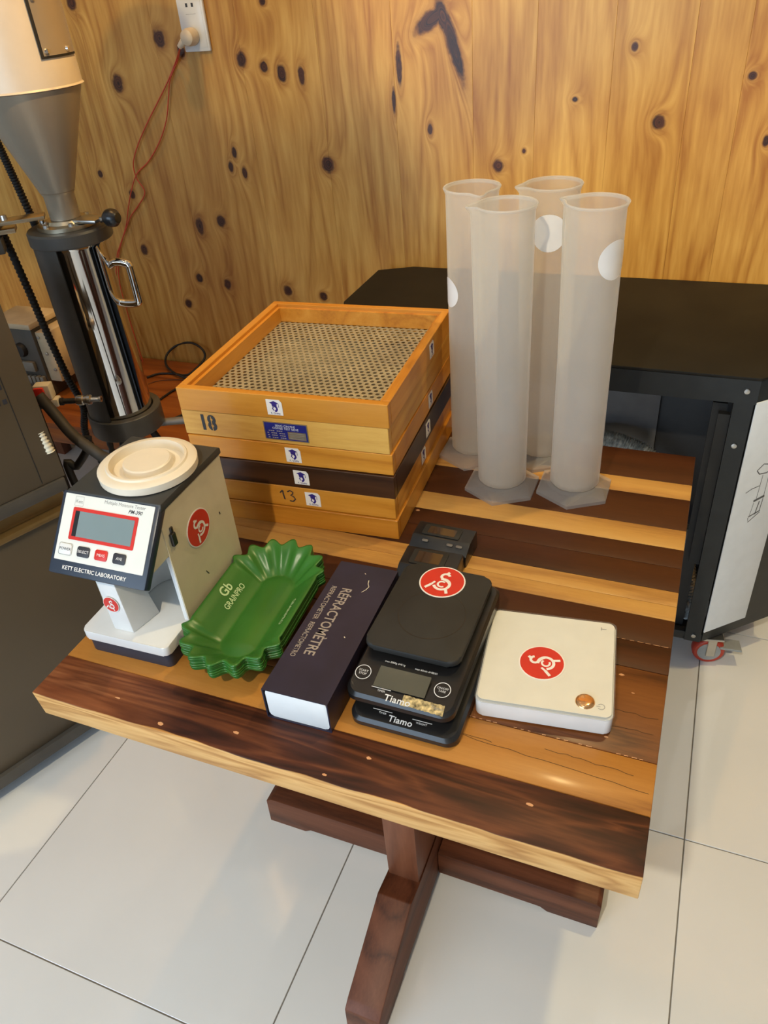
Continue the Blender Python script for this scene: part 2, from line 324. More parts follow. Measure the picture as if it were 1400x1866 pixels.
def lathe(name, prof, mat, parent=None, n=40, loc=(0, 0, 0), rot=(0, 0, 0), a0=0.0, a1=360.0, angle=35, fn=None):
    bm = bmesh.new(); full = abs(a1 - a0 - 360) < 1e-6; rows = []
    cnt = n if full else n + 1
    for r_, z in prof:
        if r_ < 1e-6: rows.append([bm.verts.new((0, 0, z))] * cnt); continue
        row = []
        for i in range(cnt):
            a = R(a0 + (a1 - a0) * i / n); rr, zz = (fn(r_, z, a) if fn else (r_, z))
            row.append(bm.verts.new((rr * math.cos(a), rr * math.sin(a), zz)))
        rows.append(row)
    for A, B in zip(rows, rows[1:]):
        for i in range(n):
            j = (i + 1) % cnt; q = []
            for v in (A[i], A[j], B[j], B[i]):
                if v not in q: q.append(v)
            if len(q) > 2:
                try: bm.faces.new(q)
                except ValueError: pass
    return finish(bm, name, mat, parent, loc, rot, smooth=True, angle=angle)
def smooth_path(pts, sub=8):
    P = [Vector(p_) for p_ in pts]; out = []
    for i in range(len(P) - 1):
        a = P[max(i - 1, 0)]; b = P[i]; c = P[i + 1]; d = P[min(i + 2, len(P) - 1)]
        for s in range(sub):
            t = s / sub
            out.append(0.5 * ((2 * b) + (c - a) * t + (2 * a - 5 * b + 4 * c - d) * t * t + (3 * b - a - 3 * c + d) * t ** 3))
    out.append(P[-1]); return out
def tube_bm(bm, pts, r, seg=8, sub=8, rf=None):
    path = smooth_path(pts, sub) if sub > 1 else [Vector(p_) for p_ in pts]
    prev = None; rows = []; up_ = Vector((0, 0, 1))
    for i, p_ in enumerate(path):
        d = (path[min(i + 1, len(path) - 1)] - path[max(i - 1, 0)]).normalized()
        if prev is None: nrm = d.cross(up_ if abs(d.z) < 0.9 else Vector((1, 0, 0))).normalized()
        else: nrm = (prev - d * prev.dot(d)).normalized()
        prev = nrm; bn = d.cross(nrm); rr = rf(i, len(path)) if rf else r
        rows.append([bm.verts.new(p_ + (nrm * math.cos(2 * math.pi * k / seg) + bn * math.sin(2 * math.pi * k / seg)) * rr) for k in range(seg)])
    for A, B in zip(rows, rows[1:]):
        for k in range(seg): bm.faces.new((A[k], A[(k + 1) % seg], B[(k + 1) % seg], B[k]))
    bm.faces.new(rows[0][::-1]); bm.faces.new(rows[-1])
    return bm
def tube(name, pts, r, mat, parent=None, seg=8, sub=8, loc=(0, 0, 0), rf=None, angle=50):
    return finish(tube_bm(bmesh.new(), pts, r, seg, sub, rf), name, mat, parent, loc, smooth=True, angle=angle)
def text(body, size, mat, parent, loc, rot=(0, 0, 0), name='lettering', align='CENTER', ext=0.0, sx=1.0, bold=0.0, space=1.0, shear=0.0):
    cu = bpy.data.curves.new(name, 'FONT'); cu.body = body; cu.size = size; cu.align_x = align; cu.align_y = 'CENTER'
    cu.extrude = ext; cu.offset = bold; cu.space_character = space; cu.resolution_u = 3; cu.shear = shear
    tmp = bpy.data.objects.new('tmp', cu); COL.objects.link(tmp)
    bpy.context.view_layer.update()
    me = bpy.data.meshes.new_from_object(tmp.evaluated_get(bpy.context.evaluated_depsgraph_get()))
    bpy.data.objects.remove(tmp); me.materials.clear()
    for v in me.vertices: v.co.x *= sx
    o = link(name, me, mat, parent, loc, rot); return o
def stroke(bm, pts, wd, z=0.0, closed=False):
    P = [Vector((x, y)) for x, y in pts]; n = len(P); L, Rr = [], []
    for i in range(n):
        a = P[i - 1] if (i > 0 or closed) else P[i]; b = P[(i + 1) % n] if (i < n - 1 or closed) else P[i]
        d = (b - a).normalized(); nn = Vector((-d.y, d.x)) * wd / 2
        L.append(bm.verts.new((P[i].x + nn.x, P[i].y + nn.y, z))); Rr.append(bm.verts.new((P[i].x - nn.x, P[i].y - nn.y, z)))
    for i in range(n if closed else n - 1):
        j = (i + 1) % n; bm.faces.new((Rr[i], Rr[j], L[j], L[i]))
def arc(cx, cy, r, a0, a1, n=14, ry=None): return [(cx + r * math.cos(R(a0 + (a1 - a0) * i / n)), cy + (ry or r) * math.sin(R(a0 + (a1 - a0) * i / n))) for i in range(n + 1)]
def flat(name, polys, mat, parent, loc=(0, 0, 0), rot=(0, 0, 0), z=0.0):
    bm = bmesh.new()
    for pl in polys: bm.faces.new([bm.verts.new((x, y, z)) for x, y in pl])
    return finish(bm, name, mat, parent, loc, rot)
def tag(o, label, cat, group=None, kind=None):
    o['label'] = label; o['category'] = cat
    if group: o['group'] = group
    if kind: o['kind'] = kind
    return o
def thing(name, label, cat, loc=(0, 0, 0), rz=0.0, group=None):
    o = bpy.data.objects.new(name, None); COL.objects.link(o); o.location = loc; o.rotation_euler = (0, 0, rz); o.empty_display_size = 0.05
    return tag(o, label, cat, group)
def struct(o): o['kind'] = 'structure'; return o
def emblem(parent, r, loc, rot, disc_name='sticker', label='round red sticker with a white monogram'):
    """round red sticker: white rim, red disc, monogram of S, C and a tailed ring"""
    s = prism(disc_name, circle(r, 48), 0, 0.0005, WVINYL, parent, 0, loc, rot); s['label'] = label
    prism('red_disc', circle(r * 0.94, 48), 0.0004, 0.0007, RED, s)
    bm = bmesh.new(); z = 0.0009
    zz = [z]
    def S(pts, wd, closed=False):
        stroke(bm, [(x * r, y * r) for x, y in pts], wd * r, zz[0], closed); zz[0] += 0.00005
    S(arc(0.02, -0.17, 0.34, 200, 470, 26), 0.13)                       # the big ring, open at the upper left
    S(arc(0.02, -0.17, 0.17, 50, 310, 18), 0.09)                        # the small c inside
    S(arc(0.07, 0.33, 0.18, 20, 215, 14), 0.12)                         # upper bowl of the S
    S([(-0.08, 0.23), (0.02, 0.14), (0.14, 0.10), (0.26, 0.02), (0.32, -0.06)], 0.12)
    S([(0.06, 0.46), (0.18, 0.64)], 0.13)
    S([(-0.64, -0.52), (-0.42, -0.26)], 0.13)
    S([(-0.42, -0.26), (-0.30, -0.06)], 0.10)
    S([(0.24, -0.40), (0.36, -0.72)], 0.13)
    finish(bm, 'monogram', WVINYL, s)
    return s

# ---------------------------------------------------------------- room
def wall_pt(px, py, y=1.44):
    d = fw + rt * ((px - 700) / F) - up * ((py - 933) / F); o = cam.matrix_world.translation
    t = (y - o.y) / d.y; return o + d * t
KP = [(290, 70, 12, 1.2), (330, 92, 8, 1.6), (215, 152, 11, 1.3), (440, 108, 10, 1.3), (481, 122, 8, 1.2), (513, 133, 10, 1.5), (549, 138, 7, 2.2),
      (598, 300, 13, 1.1), (427, 278, 5, 2.2), (421, 305, 5, 2.0), (446, 315, 5, 2.2), (241, 354, 6, 1.2), (364, 412, 8, 1.8), (403, 403, 9, 1.2),
      (364, 507, 7, 1.1), (415, 518, 7, 1.4), (344, 553, 7, 1.1), (263, 455, 7, 1.4), (183, 317, 5, 1.2), (908, 302, 11, 1.1), (1048, 181, 6, 0.8),
      (1201, 223, 14, 1.1), (1372, 138, 10, 1.0), (1157, 85, 8, 1.2), (1397, 257, 8, 1.6), (525, 530, 9, 1.1), (590, 540, 8, 1.0),
      (784, 236, 5, 2.2), (727, 120, 6, 6.0), (718, 185, 4, 6.0), (784, 37, 10, 2.6, -58), (824, 76, 8, 6.2, 17), (806, 28, 9, 2.2, 20), (478, 2, 7, 1.0), (955, 275, 4, 1.2), (130, 5, 10, 1.2)]
KNOTS = []
for px, py, r, asp, *ro in KP:
    a = wall_pt(px, py); b = wall_pt(px + r, py); KNOTS.append((a.x, a.z, abs(b.x - a.x) * (1.25 if ro else 0.82), asp, ro[0] if ro else 0))
# knots of the wall outside the picture
for i in range(14):
    x = random.choice([random.uniform(-2.0, -1.2), random.uniform(1.1, 2.6)]); KNOTS.append((x, random.uniform(0.3, 2.6), random.uniform(0.009, 0.02), random.uniform(1, 1.8), 0))
PINE = pine_wall()
X0, X1, YB, YF = -2.0, 3.0, 1.44, -2.5
wb = struct(box('wall_back', X0, X1, YB + 0.012, YB + 0.12, 0, ZC, PINE))
edges = [X0]
rnd = random.Random(3)
SE = [wall_pt(px, py).x for px, py in [(210, 300), (330, 300), (455, 200), (590, 200), (722, 200), (862, 200), (975, 200), (1110, 200), (1250, 200), (1345, 200)]]
while edges[-1] < SE[0] - 0.17: edges.append(edges[-1] + rnd.uniform(0.09, 0.13))
edges += SE
while edges[-1] < X1 - 0.15: edges.append(edges[-1] + rnd.uniform(0.09, 0.13))
edges.append(X1)
for a, b in zip(edges, edges[1:]):
    bm = bmesh.new(); g = 0.0001
    pts = [(-(b - a) / 2 + g, 0.012), (-(b - a) / 2 + g, 0.0003), (-(b - a) / 2 + g + 0.0003, 0), ((b - a) / 2 - g - 0.0003, 0), ((b - a) / 2 - g, 0.0003), ((b - a) / 2 - g, 0.012)]
    prism_bm(pts, 0, ZC - 0.001, bm)
    finish(bm, 'plank', PINE, wb, ((a + b) / 2, YB, 0))
struct(box('wall_left', X0 - 0.1, X0, YF, YB + 0.1, 0, ZC, WALLP))
struct(box('wall_right', X1, X1 + 0.1, YF, YB + 0.1, 0, ZC, WALLP))
struct(box('baseboard_back', X0, X1, YB - 0.012, YB - 0.0005, 0.0, 0.055, plain('grey_baseboard', (0.05, 0.05, 0.05, 1), 0.5), bev=0.002))
ce = struct(box('ceiling', X0 - 0.1, X1 + 0.1, YF, YB + 0.1, ZC, ZC + 0.1, CEILM))
struct(box('trim_1', X0, X1, 0.42, 0.66, ZC - 0.16, ZC - 0.0005, CEILM, bev=0.004))
struct(box('trim_2', X0, X1, YB - 0.16, YB - 0.001, ZC - 0.12, ZC - 0.0005, CEILM, bev=0.003))
bm = bmesh.new()
bbox(bm, X0, X1, YF - 0.1, YF, 0, 0.25); bbox(bm, X0, X1, YF - 0.1, YF, 2.35, ZC); bbox(bm, X0, -1.9, YF - 0.1, YF, 0.25, 2.35); bbox(bm, 1.5, X1, YF - 0.1, YF, 0.25, 2.35)
struct(finish(bm, 'wall_front', WALLP))
fl = struct(box('floor', X0 - 0.1, X1 + 0.1, YF, YB + 0.1, -0.08, -0.0025, GROUT))
gx, gy, g = 0.880, 0.492, 0.0012
bm = bmesh.new(); bbox(bm, -0.3 + g, 0.3 - g, -0.3 + g, 0.3 - g, -0.0028, 0.0)
bevel(bm, 0.0006, 1, [e for e in bm.edges if min(e.verts[0].co.z, e.verts[1].co.z) > -0.001])
bmesh.ops.recalc_face_normals(bm, faces=bm.faces[:]); tme = bpy.data.meshes.new('tile'); bm.to_mesh(tme); bm.free(); tme.materials.append(TILE)
for i in range(-5, 4):
    for j in range(-7, 2):
        cx, cy = gx + 0.6 * i + 0.3, gy + 0.6 * j + 0.3
        if cx - 0.3 < X0 - 0.05 or cx + 0.3 > X1 + 0.2 or cy + 0.3 > YB + 0.3 or cy - 0.3 < YF - 0.2: continue
        if cy > YB - 0.3:                                  # last row is cut at the wall
            dy = YB + 0.005 - (cy - 0.3)
            box('tile', -0.3 + g, 0.3 - g, -0.3 + g, -0.3 + dy, -0.0028, 0.0, TILE, fl, 0, (cx, cy, 0))
        else: link('tile', tme, None, fl, (cx, cy, 0))
for k, (x, y, ax, ay, az, pw, an, lc) in enumerate(LAMPS):
    lab = ['round recessed downlight above the back right corner of the striped table', 'round recessed downlight furthest in front of the table',
           'round recessed downlight with its beam shaped to draw shade on the pine wall', 'added round downlight above the right edge of the striped table, brightening the hopper drum',
           'added round downlight brightening the upper left of the pine wall', 'added round downlight warming the wall above the low brown bench'][k]
    zc = ZC
    l = thing('ceiling_lamp', lab, 'ceiling lamp', (x, y, zc), 0, 'recessed ceiling downlights')  # the added and shaped lights get fixtures too
    lathe('trim_ring', [(0.040, -0.001), (0.058, -0.001), (0.060, -0.004), (0.056, -0.008), (0.042, -0.006), (0.040, -0.001)], WHITEP, l, 24)
    lathe('lens', [(0, -0.002), (0.039, -0.002)], LAMPG, l, 24)

# ---------------------------------------------------------------- table
TW, TD, TH = 0.783, 0.815, 0.047
tb = thing('striped_wood_table', 'low square table with a top of dark and light wood planks on a cross foot', 'table', (0, 0, T))
rows = [(0, 0.071, WALNUT, 'front plank of dark heartwood with a pale sapwood face'), (0.071, 0.140, P_ORANGE, None), (0.140, 0.278, P_MID, None), (0.278, 0.326, P_DARK, None), (0.326, 0.379, P_DARK, None),
        (0.379, 0.409, P_LIGHT, None), (0.409, 0.440, P_LIGHT, None), (0.440, 0.494, P_DARK, None), (0.494, 0.539, P_DARK, None), (0.539, 0.589, P_LIGHT, None), (0.589, 0.675, P_DARK, None), (0.675, 0.721, P_LIGHT, None), (0.721, TD, P_DARK, None)]
for k, (a, b, m_, lab) in enumerate(rows):
    g = 0.0003
    bm = bmesh.new(); bbox(bm, 0, TW, 0, b - a - g, -TH, 0)
    bevel(bm, 0.0012, 2)
    if k == 0:   # softly rounded front corners and a slight undercut
        for v in bm.verts:
            if v.co.y < 0.01 and v.co.z < -0.02: v.co.y += 0.004
    o = finish(bm, 'plank', m_, tb, (0, a, 0), smooth=True)
    if lab: o['label'] = lab
# a few pale chips and the open glue line in the top
chips = [(0.724, 0.160), (0.745, 0.236), (0.728, 0.262), (0.47, 0.045), (0.66, 0.045), (0.30, 0.028), (0.20, 0.010), (0.12, 0.028), (0.43, 0.008), (0.36, 0.53)]
bm = bmesh.new()
for x, y in chips:
    n = 7; r1 = random.uniform(0.002, 0.005); r2 = r1 * random.uniform(0.35, 0.6)
    bm.faces.new([bm.verts.new((x + r1 * math.cos(2 * math.pi * i / n) * random.uniform(0.7, 1.2), y + r2 * math.sin(2 * math.pi * i / n) * random.uniform(0.7, 1.2), 0.0002)) for i in range(n)])
for x in [0.50 + 0.0085 * i for i in range(32)]:
    if random.random() < 0.75:
        y = 0.1405; l_ = random.uniform(0.003, 0.007); bm.faces.new([bm.verts.new(q) for q in ((x, y - 0.0006, 0.0002), (x + l_, y - 0.0003, 0.0002), (x + l_, y + 0.0007, 0.0002), (x, y + 0.0005, 0.0002))])
for x in [0.60 + 0.01 * i for i in range(18)]:
    if random.random() < 0.6:
        y = 0.3262; l_ = random.uniform(0.004, 0.009); bm.faces.new([bm.verts.new(q) for q in ((x, y - 0.0004, 0.0002), (x + l_, y - 0.0002, 0.0002), (x + l_, y + 0.0004, 0.0002), (x, y + 0.0003, 0.0002))])
finish(bm, 'chipped_spot', plain('raw_wood_chip', srgb(214, 160, 116), 0.9, spec=0.1), tb)['kind'] = 'stuff'
bm = bmesh.new()
for (x0, x1, y0, y1) in ((0.545, 0.778, 0.112, 0.098), (0.50, 0.60, 0.118, 0.112), (0.66, 0.76, 0.122, 0.117), (0.70, 0.778, 0.205, 0.203), (0.72, 0.775, 0.178, 0.180), (0.03, 0.11, 0.114, 0.112)):
    n = 12; pts = [(x0 + (x1 - x0) * i / n, y0 + (y1 - y0) * i / n + random.uniform(-0.0012, 0.0012)) for i in range(n + 1)]
    stroke(bm, pts, 0.0006, 0.0002)
finish(bm, 'grain_crack', plain('dark_crack', (0.05, 0.025, 0.010, 1), 0.8), tb)['kind'] = 'stuff'
# pedestal: square post on two crossed feet
zf = -T
side_prism('foot', [(-0.022, zf), (-0.018, -0.590), (-0.004, -0.580), (0.140, -0.515), (0.183, -0.527), (0.40, -0.527), (0.46, -0.515), (0.60, -0.580), (0.612, -0.590), (0.612, zf), (0.52, zf), (0.505, zf + 0.014), (0.09, zf + 0.014), (0.075, zf)], 0.398, 0.458, P_BASEY, tb, 0.002)
bm = bmesh.new()
pr = [(0.098, zf), (0.100, -0.582), (0.112, -0.574), (0.397, -0.574), (0.397, zf + 0.012), (0.19, zf + 0.012), (0.178, zf)]
pr2 = [(0.459, -0.574), (0.745, -0.574), (0.752, -0.580), (0.750, zf), (0.662, zf), (0.650, zf + 0.012), (0.459, zf + 0.012)]
for pp in (pr, pr2):
    a = [bm.verts.new((x, 0.27, z)) for x, z in pp]; b = [bm.verts.new((x, 0.332, z)) for x, z in pp]; n = len(pp)
    bm.faces.new(a); bm.faces.new(b[::-1])
    for i in range(n): bm.faces.new((a[i], a[(i + 1) % n], b[(i + 1) % n], b[i]))
bevel(bm, 0.0015); finish(bm, 'foot', P_BASE, tb, smooth=True)
box('post', 0.4, 0.456, 0.184, 0.30, -0.5275, -TH - 0.030, P_BASEZ, tb, 0.002)
box('cross_rail', 0.402, 0.454, 0.08, 0.70, -TH - 0.030, -TH, P_BASEY, tb, 0.002)
box('post', 0.4, 0.456, 0.302, 0.40, -0.5275, -TH - 0.030, P_BASEZ, tb, 0.002)

# ---------------------------------------------------------------- coffee sieves
def cap_sticker(parent, loc, rot, s=0.026):
    st = prism('sticker', [(-s / 2, -s / 2), (s / 2, -s / 2), (s / 2, s * 0.32), (s * 0.36, s / 2), (-s / 2, s / 2)], 0, 0.0004, WVINYL, parent, 0, loc, rot)
    st['label'] = 'small white sticker with a purple graduation cap'
    k = s
    bm = bmesh.new()
    def P(pts): bm.faces.new([bm.verts.new((x * k, y * k, 0.0006)) for x, y in pts])
    P([(-0.30, 0.30), (0.0, 0.42), (0.30, 0.27), (-0.02, 0.14)])
    P([(-0.16, 0.22), (-0.02, 0.145), (0.17, 0.21), (0.15, 0.05), (-0.14, 0.05)])
    P([(0.27, 0.27), (0.29, 0.27), (0.30, 0.02), (0.26, 0.02)])
    stroke(bm, [(x * k, y * k) for x, y in ((0.02, 0.10), (0.13, 0.0), (0.15, -0.12), (0.08, -0.22), (0.0, -0.26))], 0.13 * k, 0.0006)
    stroke(bm, [(x * k, y * k) for x, y in ((-0.06, 0.04), (-0.13, -0.08), (-0.05, -0.2))], 0.07 * k, 0.0006)
    finish(bm, 'cap_print', PURPLE, st)
    text('K. Quality', 0.15 * s, PURPLE, st, (0.02 * s, -0.38 * s, 0.0006), bold=0.00005)
    return st
FR = (math.pi / 2, 0, 0); RT = (math.pi / 2, 0, math.pi / 2)      # flat parts facing -y and facing +x
def plate_mesh(w_, d_, holes):
    bm = bmesh.new(); NX, NY = 28, 33; 
    if not holes: bbox(bm, -w_ / 2, w_ / 2, -d_ / 2, d_ / 2, -0.0006, 0); return bm
    cw, ch = w_ / NX, d_ / NY; vc = {}
    def V(x, y):
        k = (round(x, 6), round(y, 6))
        if k not in vc: vc[k] = bm.verts.new((x, y, 0))
        return vc[k]
    for j in range(NY):
        off = cw / 2 if j % 2 else 0.0
        y0 = -d_ / 2 + j * ch; n = NX - (1 if j % 2 else 0)
        for i in range(n):
            x0 = -w_ / 2 + off + i * cw; cx, cy = x0 + cw / 2, y0 + ch / 2; r = min(cw, ch) * 0.36
            O = [V(x0, y0), V(cx, y0), V(x0 + cw, y0), V(x0 + cw, y0 + ch), V(cx, y0 + ch), V(x0, y0 + ch)]
            H = [bm.verts.new((cx + r * math.cos(R(a)), cy + r * math.sin(R(a)), 0)) for a in (225, 270, 315, 0, 45, 90, 135, 180)]
            mr = V(x0 + cw, cy); ml = V(x0, cy)
            ring = [O[0], O[1], O[2], mr, O[3], O[4], O[5], ml]
            for q in range(8): bm.faces.new((ring[q], ring[(q + 1) % 8], H[(q + 1) % 8], H[q]))
        if j % 2:
            for xa, xb in ((-w_ / 2, -w_ / 2 + cw / 2), (w_ / 2 - cw / 2, w_ / 2)): bm.faces.new((V(xa, y0), V(xb, y0), V(xb, y0 + ch), V(xa, y0 + ch)))
    g = bmesh.ops.extrude_face_region(bm, geom=bm.faces[:])
    for v in g['geom']:
        if isinstance(v, bmesh.types.BMVert): v.co.z -= 0.0008
    return bm
ZL = [0.0, 0.038, 0.078, 0.1195, 0.157, 0.202, 0.242]
SW, SD, ST = 0.349, 0.370, 0.013
LAYER = ['bottom pine coffee sieve in the stack, no number on its front', 'pine coffee sieve with a handwritten 13 on its front', 'dark brown wooden coffee sieve in the middle of the stack',
         'pine coffee sieve between the dark one and the one stencilled 18', 'pale wooden coffee sieve stencilled 18 with a blue maker plate', 'topmost orange pine coffee sieve showing its perforated metal plate']
jit = [(0.001, -0.002, 0.0), (-0.002, -0.001, 0.3), (0.0, 0.0, -0.2), (-0.001, 0.001, 0.2), (-0.004, 0.003, -0.3), (-0.001, 0.0, 0.0)]
for k in range(6):
    z0, z1 = ZL[k], ZL[k + 1] - 0.0012; dx, dy, dr = jit[k]
    mx, my = (SIEVE_DX, SIEVE_DY) if k == 2 else (SIEVE_PX, SIEVE_PY) if k == 4 else (SIEVE_W, SIEVE_Y)
    s = thing('coffee_sieve', LAYER[k], 'sieve', (0.0084 + dx, 0.4263 + dy, T + z0), R(3.48 + dr), 'stack of wooden coffee sieves')
    h = z1 - z0
    def rail(nm, x0, x1, y0, y1, m_, lip):
        bm = bmesh.new(); bbox(bm, x0, x1, y0, y1, 0, h); bevel(bm, 0.0008, 1)
        return finish(bm, nm, m_, s, smooth=True)
    rail('front_board', 0, SW, 0, ST, mx, 0); rail('back_board', 0, SW, SD - ST, SD, mx, 0)
    rail('side_board', 0, ST, ST + 0.0002, SD - ST - 0.0002, my, 0); rail('side_board', SW - ST, SW, ST + 0.0002, SD - ST - 0.0002, my, 0)
    # inner ledge that leaves the rebate in which the sieve above sits
    if k == 5:
        bm = bmesh.new(); i0, i1 = ST, ST + 0.006
        for a in ((i0, SW - i0, i0, i1), (i0, SW - i0, SD - i1, SD - i0), (i0, i1, i1, SD - i1), (SW - i1, SW - i0, i1, SD - i1)): bbox(bm, *a, 0.006, h - 0.006)
        finish(bm, 'inner_ledge', my, s)
    pm = plate_mesh(SW - 2 * ST - 0.002, SD - 2 * ST - 0.002, k == 5)
    finish(pm, 'perforated_plate', plain('galvanised_plate', (0.42, 0.38, 0.26, 1), 0.45, 0.35, noise=0.10, nscale=25), s, (SW / 2, SD / 2, h - 0.033 if k == 5 else h * 0.4))
    xs = {5: 0.168, 3: 0.185, 2: 0.193, 1: 0.209}
    if k in xs: cap_sticker(s, (xs[k], -0.0003, h * 0.5), FR)
    ys = {5: 0.238, 3: 0.218, 2: 0.190, 1: 0.165}
    if k in ys: cap_sticker(s, (SW + 0.0003, ys[k], h * 0.5), RT)
    if k == 4:
        text('18', 0.037, PRINTK, s, (0.045, -0.0004, h * 0.52), FR, 'stencil_number', bold=0.0014, ext=0.00005, sx=0.85)
        for xx in (0.0525,): box('stencil_gap', xx - 0.0006, xx + 0.0006, -0.0008, -0.0004, h * 0.22, h * 0.82, SIEVE_PX, s)
        pl = prism('maker_plate', [(-0.037, -0.0155), (0.037, -0.0155), (0.037, 0.0155), (-0.037, 0.0155)], 0, 0.0008, STEEL, s, 0, (0.182, -0.0003, h * 0.50), FR)
        pl['label'] = 'blue and silver metal maker plate'
        prism('blue_field', [(-0.0355, -0.014), (0.0355, -0.014), (0.0355, 0.014), (-0.0355, 0.014)], 0.0008, 0.001, BLUEF, pl)
        prism('silver_field', [(0.003, -0.0125), (0.0335, -0.0125), (0.0335, 0.001), (0.003, 0.001)], 0.001, 0.0012, STEEL, pl)
        for ln, yy, xx, sz in (('SENG CIN PHE', 0.0098, 0.0, 0.0052), ('COFFEE TEST SIEVE', 0.0052, 0.0, 0.0052)):
            text(ln, sz, PRINTW, pl, (xx, yy, 0.00115))
        bm = bmesh.new()      # rows of print too small to read in the photograph
        for yy, xa in ((0.0005, -0.0325), (-0.0035, -0.032), (-0.0075, -0.0315), (-0.0115, -0.031)):
            for q in range(9):
                if (q * 5 + int(-yy * 1000)) % 4: stroke(bm, [(xa + q * 0.0034, yy), (xa + q * 0.0034 + 0.0028, yy)], 0.0015, 0.00115)
        finish(bm, 'fine_print', PRINTS, pl)
        bm = bmesh.new()
        for yy in (-0.0015, -0.0045, -0.0075, -0.0105): stroke(bm, [(0.005, yy), (0.031, yy)], 0.0009, 0.00125)
        finish(bm, 'ruled_line', PRINTGY, pl)
    if k == 1:
        bm = bmesh.new()
        stroke(bm, [(-0.0135, 0.004), (-0.0085, 0.0095)], 0.0020); stroke(bm, [(-0.0082, 0.0095), (-0.008, 0.002), (-0.0065, -0.008)], 0.0022, 0.0001)
        stroke(bm, [(0.0, 0.0075), (0.005, 0.0105), (0.010, 0.008), (0.009, 0.004), (0.005, 0.0015), (0.010, -0.001), (0.0125, -0.006), (0.008, -0.0105), (0.002, -0.010)], 0.0021)
        finish(bm, 'handwritten_number', PRINTK, s, (0.165, -0.0009, h * 0.55), FR)

# ---------------------------------------------------------------- measuring cylinders
def spout(ang):
    def fn(r_, z, a):
        d = (a - ang + math.pi) % (2 * math.pi) - math.pi
        k = max(0.0, (z - 0.425) / 0.045) ** 1.3 * math.exp(-(d / 0.21) ** 2)
        return r_ + 0.014 * k, z - 0.002 * k
    return fn
CYL = [(0.400, 0.733, -60, 'clear milky measuring cylinder at the back left, touching the sieve stack', (-142, 0.313)),
       (0.4763, 0.641, 195, 'milky measuring cylinder at the front left with its spout to the left', None),
       (0.518, 0.757, 200, 'milky measuring cylinder at the back right, large white sticker high up', (-84, 0.408)),
       (0.5960, 0.663, 160, 'milky measuring cylinder at the front right, white round sticker on its right', (-33, 0.398))]
for x, y, sp, lab, stk in CYL:
    c = thing('measuring_cylinder', lab, 'cylinder', (x, y, T), 0, 'tall milky plastic measuring cylinders')
    fn = spout(R(sp))
    prof = [(0.0, 0.0175), (0.0385, 0.0175), (0.0405, 0.020), (0.0405, 0.46), (0.0425, 0.4665), (0.0435, 0.4685), (0.0425, 0.4700), (0.0405, 0.4690), (0.0392, 0.464), (0.0388, 0.030), (0.036, 0.0205), (0.0, 0.0200)]
    lathe('tube', prof, POLY, c, 64, fn=fn, angle=50)
    ring = lathe('rim', [(0.0405, 0.4655), (0.0432, 0.4670), (0.0442, 0.4690), (0.0430, 0.4706), (0.0408, 0.4700), (0.0405, 0.4655)], POLYB, c, 64, fn=fn, angle=60)
    hexp = [(0.0662 * math.cos(R(30 + 60 * i + 0)), 0.0662 * math.sin(R(30 + 60 * i + 0))) for i in range(6)]
    b = bmesh.new()
    lo = [b.verts.new((px, py, 0)) for px, py in hexp]; mi = [b.verts.new((px, py, 0.006)) for px, py in hexp]
    hi = [b.verts.new((0.046 * math.cos(2 * math.pi * i / 36), 0.046 * math.sin(2 * math.pi * i / 36), 0.014)) for i in range(36)]
    ins = [b.verts.new((0.041 * math.cos(2 * math.pi * i / 36), 0.041 * math.sin(2 * math.pi * i / 36), 0.0172)) for i in range(36)]
    b.faces.new(lo[::-1])
    for i in range(6): b.faces.new((lo[i], lo[(i + 1) % 6], mi[(i + 1) % 6], mi[i]))
    for i in range(6):
        k0 = (3 + 6 * i) % 36
        for q in range(6): b.faces.new((mi[i] if q < 3 else mi[(i + 1) % 6], hi[(k0 + q + 1) % 36], hi[(k0 + q) % 36]))
        b.faces.new((mi[i], mi[(i + 1) % 6], hi[(k0 + 3) % 36]))
    for i in range(36): b.faces.new((hi[i], hi[(i + 1) % 36], ins[(i + 1) % 36], ins[i]))
    b.faces.new(ins)
    finish(b, 'hexagonal_base', POLYB, c, smooth=False)
    bm = bmesh.new()      # moulded graduation lines, on the far side
    for q in range(33):
        z = 0.07 + 0.0115 * q; hw = R(14 if q % 5 == 0 else 7); a0 = R(75)
        for s_ in range(4):
            a, a2 = a0 - hw + 2 * hw * s_ / 4, a0 - hw + 2 * hw * (s_ + 1) / 4
            bm.faces.new([bm.verts.new((0.0409 * math.cos(t_), 0.0409 * math.sin(t_), zz)) for t_, zz in ((a, z), (a2, z), (a2, z + 0.0009), (a, z + 0.0009))])
    finish(bm, 'graduation_marks', POLYB, c)
    if stk:
        a0, zc_ = R(stk[0]), stk[1]; bm = bmesh.new(); rr = 0.0275 if stk[1] > 0.35 else 0.024; vs = []
        cv = bm.verts.new((0.0412 * math.cos(a0), 0.0412 * math.sin(a0), zc_)); N = 36; rings = [[cv] * N]
        for q in range(1, 5):
            row = []
            for i in range(N):
                dx = rr * q / 4 * math.cos(2 * math.pi * i / N); dz = rr * q / 4 * math.sin(2 * math.pi * i / N); a = a0 + dx / 0.041
                row.append(bm.verts.new((0.0412 * math.cos(a), 0.0412 * math.sin(a), zc_ + dz)))
            for i in range(N):
                j = (i + 1) % N
                if q == 1: bm.faces.new((cv, row[i], row[j]))
                else: bm.faces.new((rings[-1][i], row[i], row[j], rings[-1][j]))
            rings.append(row)
        o = finish(bm, 'sticker', WVINYL, c, smooth=True); o['label'] = 'round white sticker'

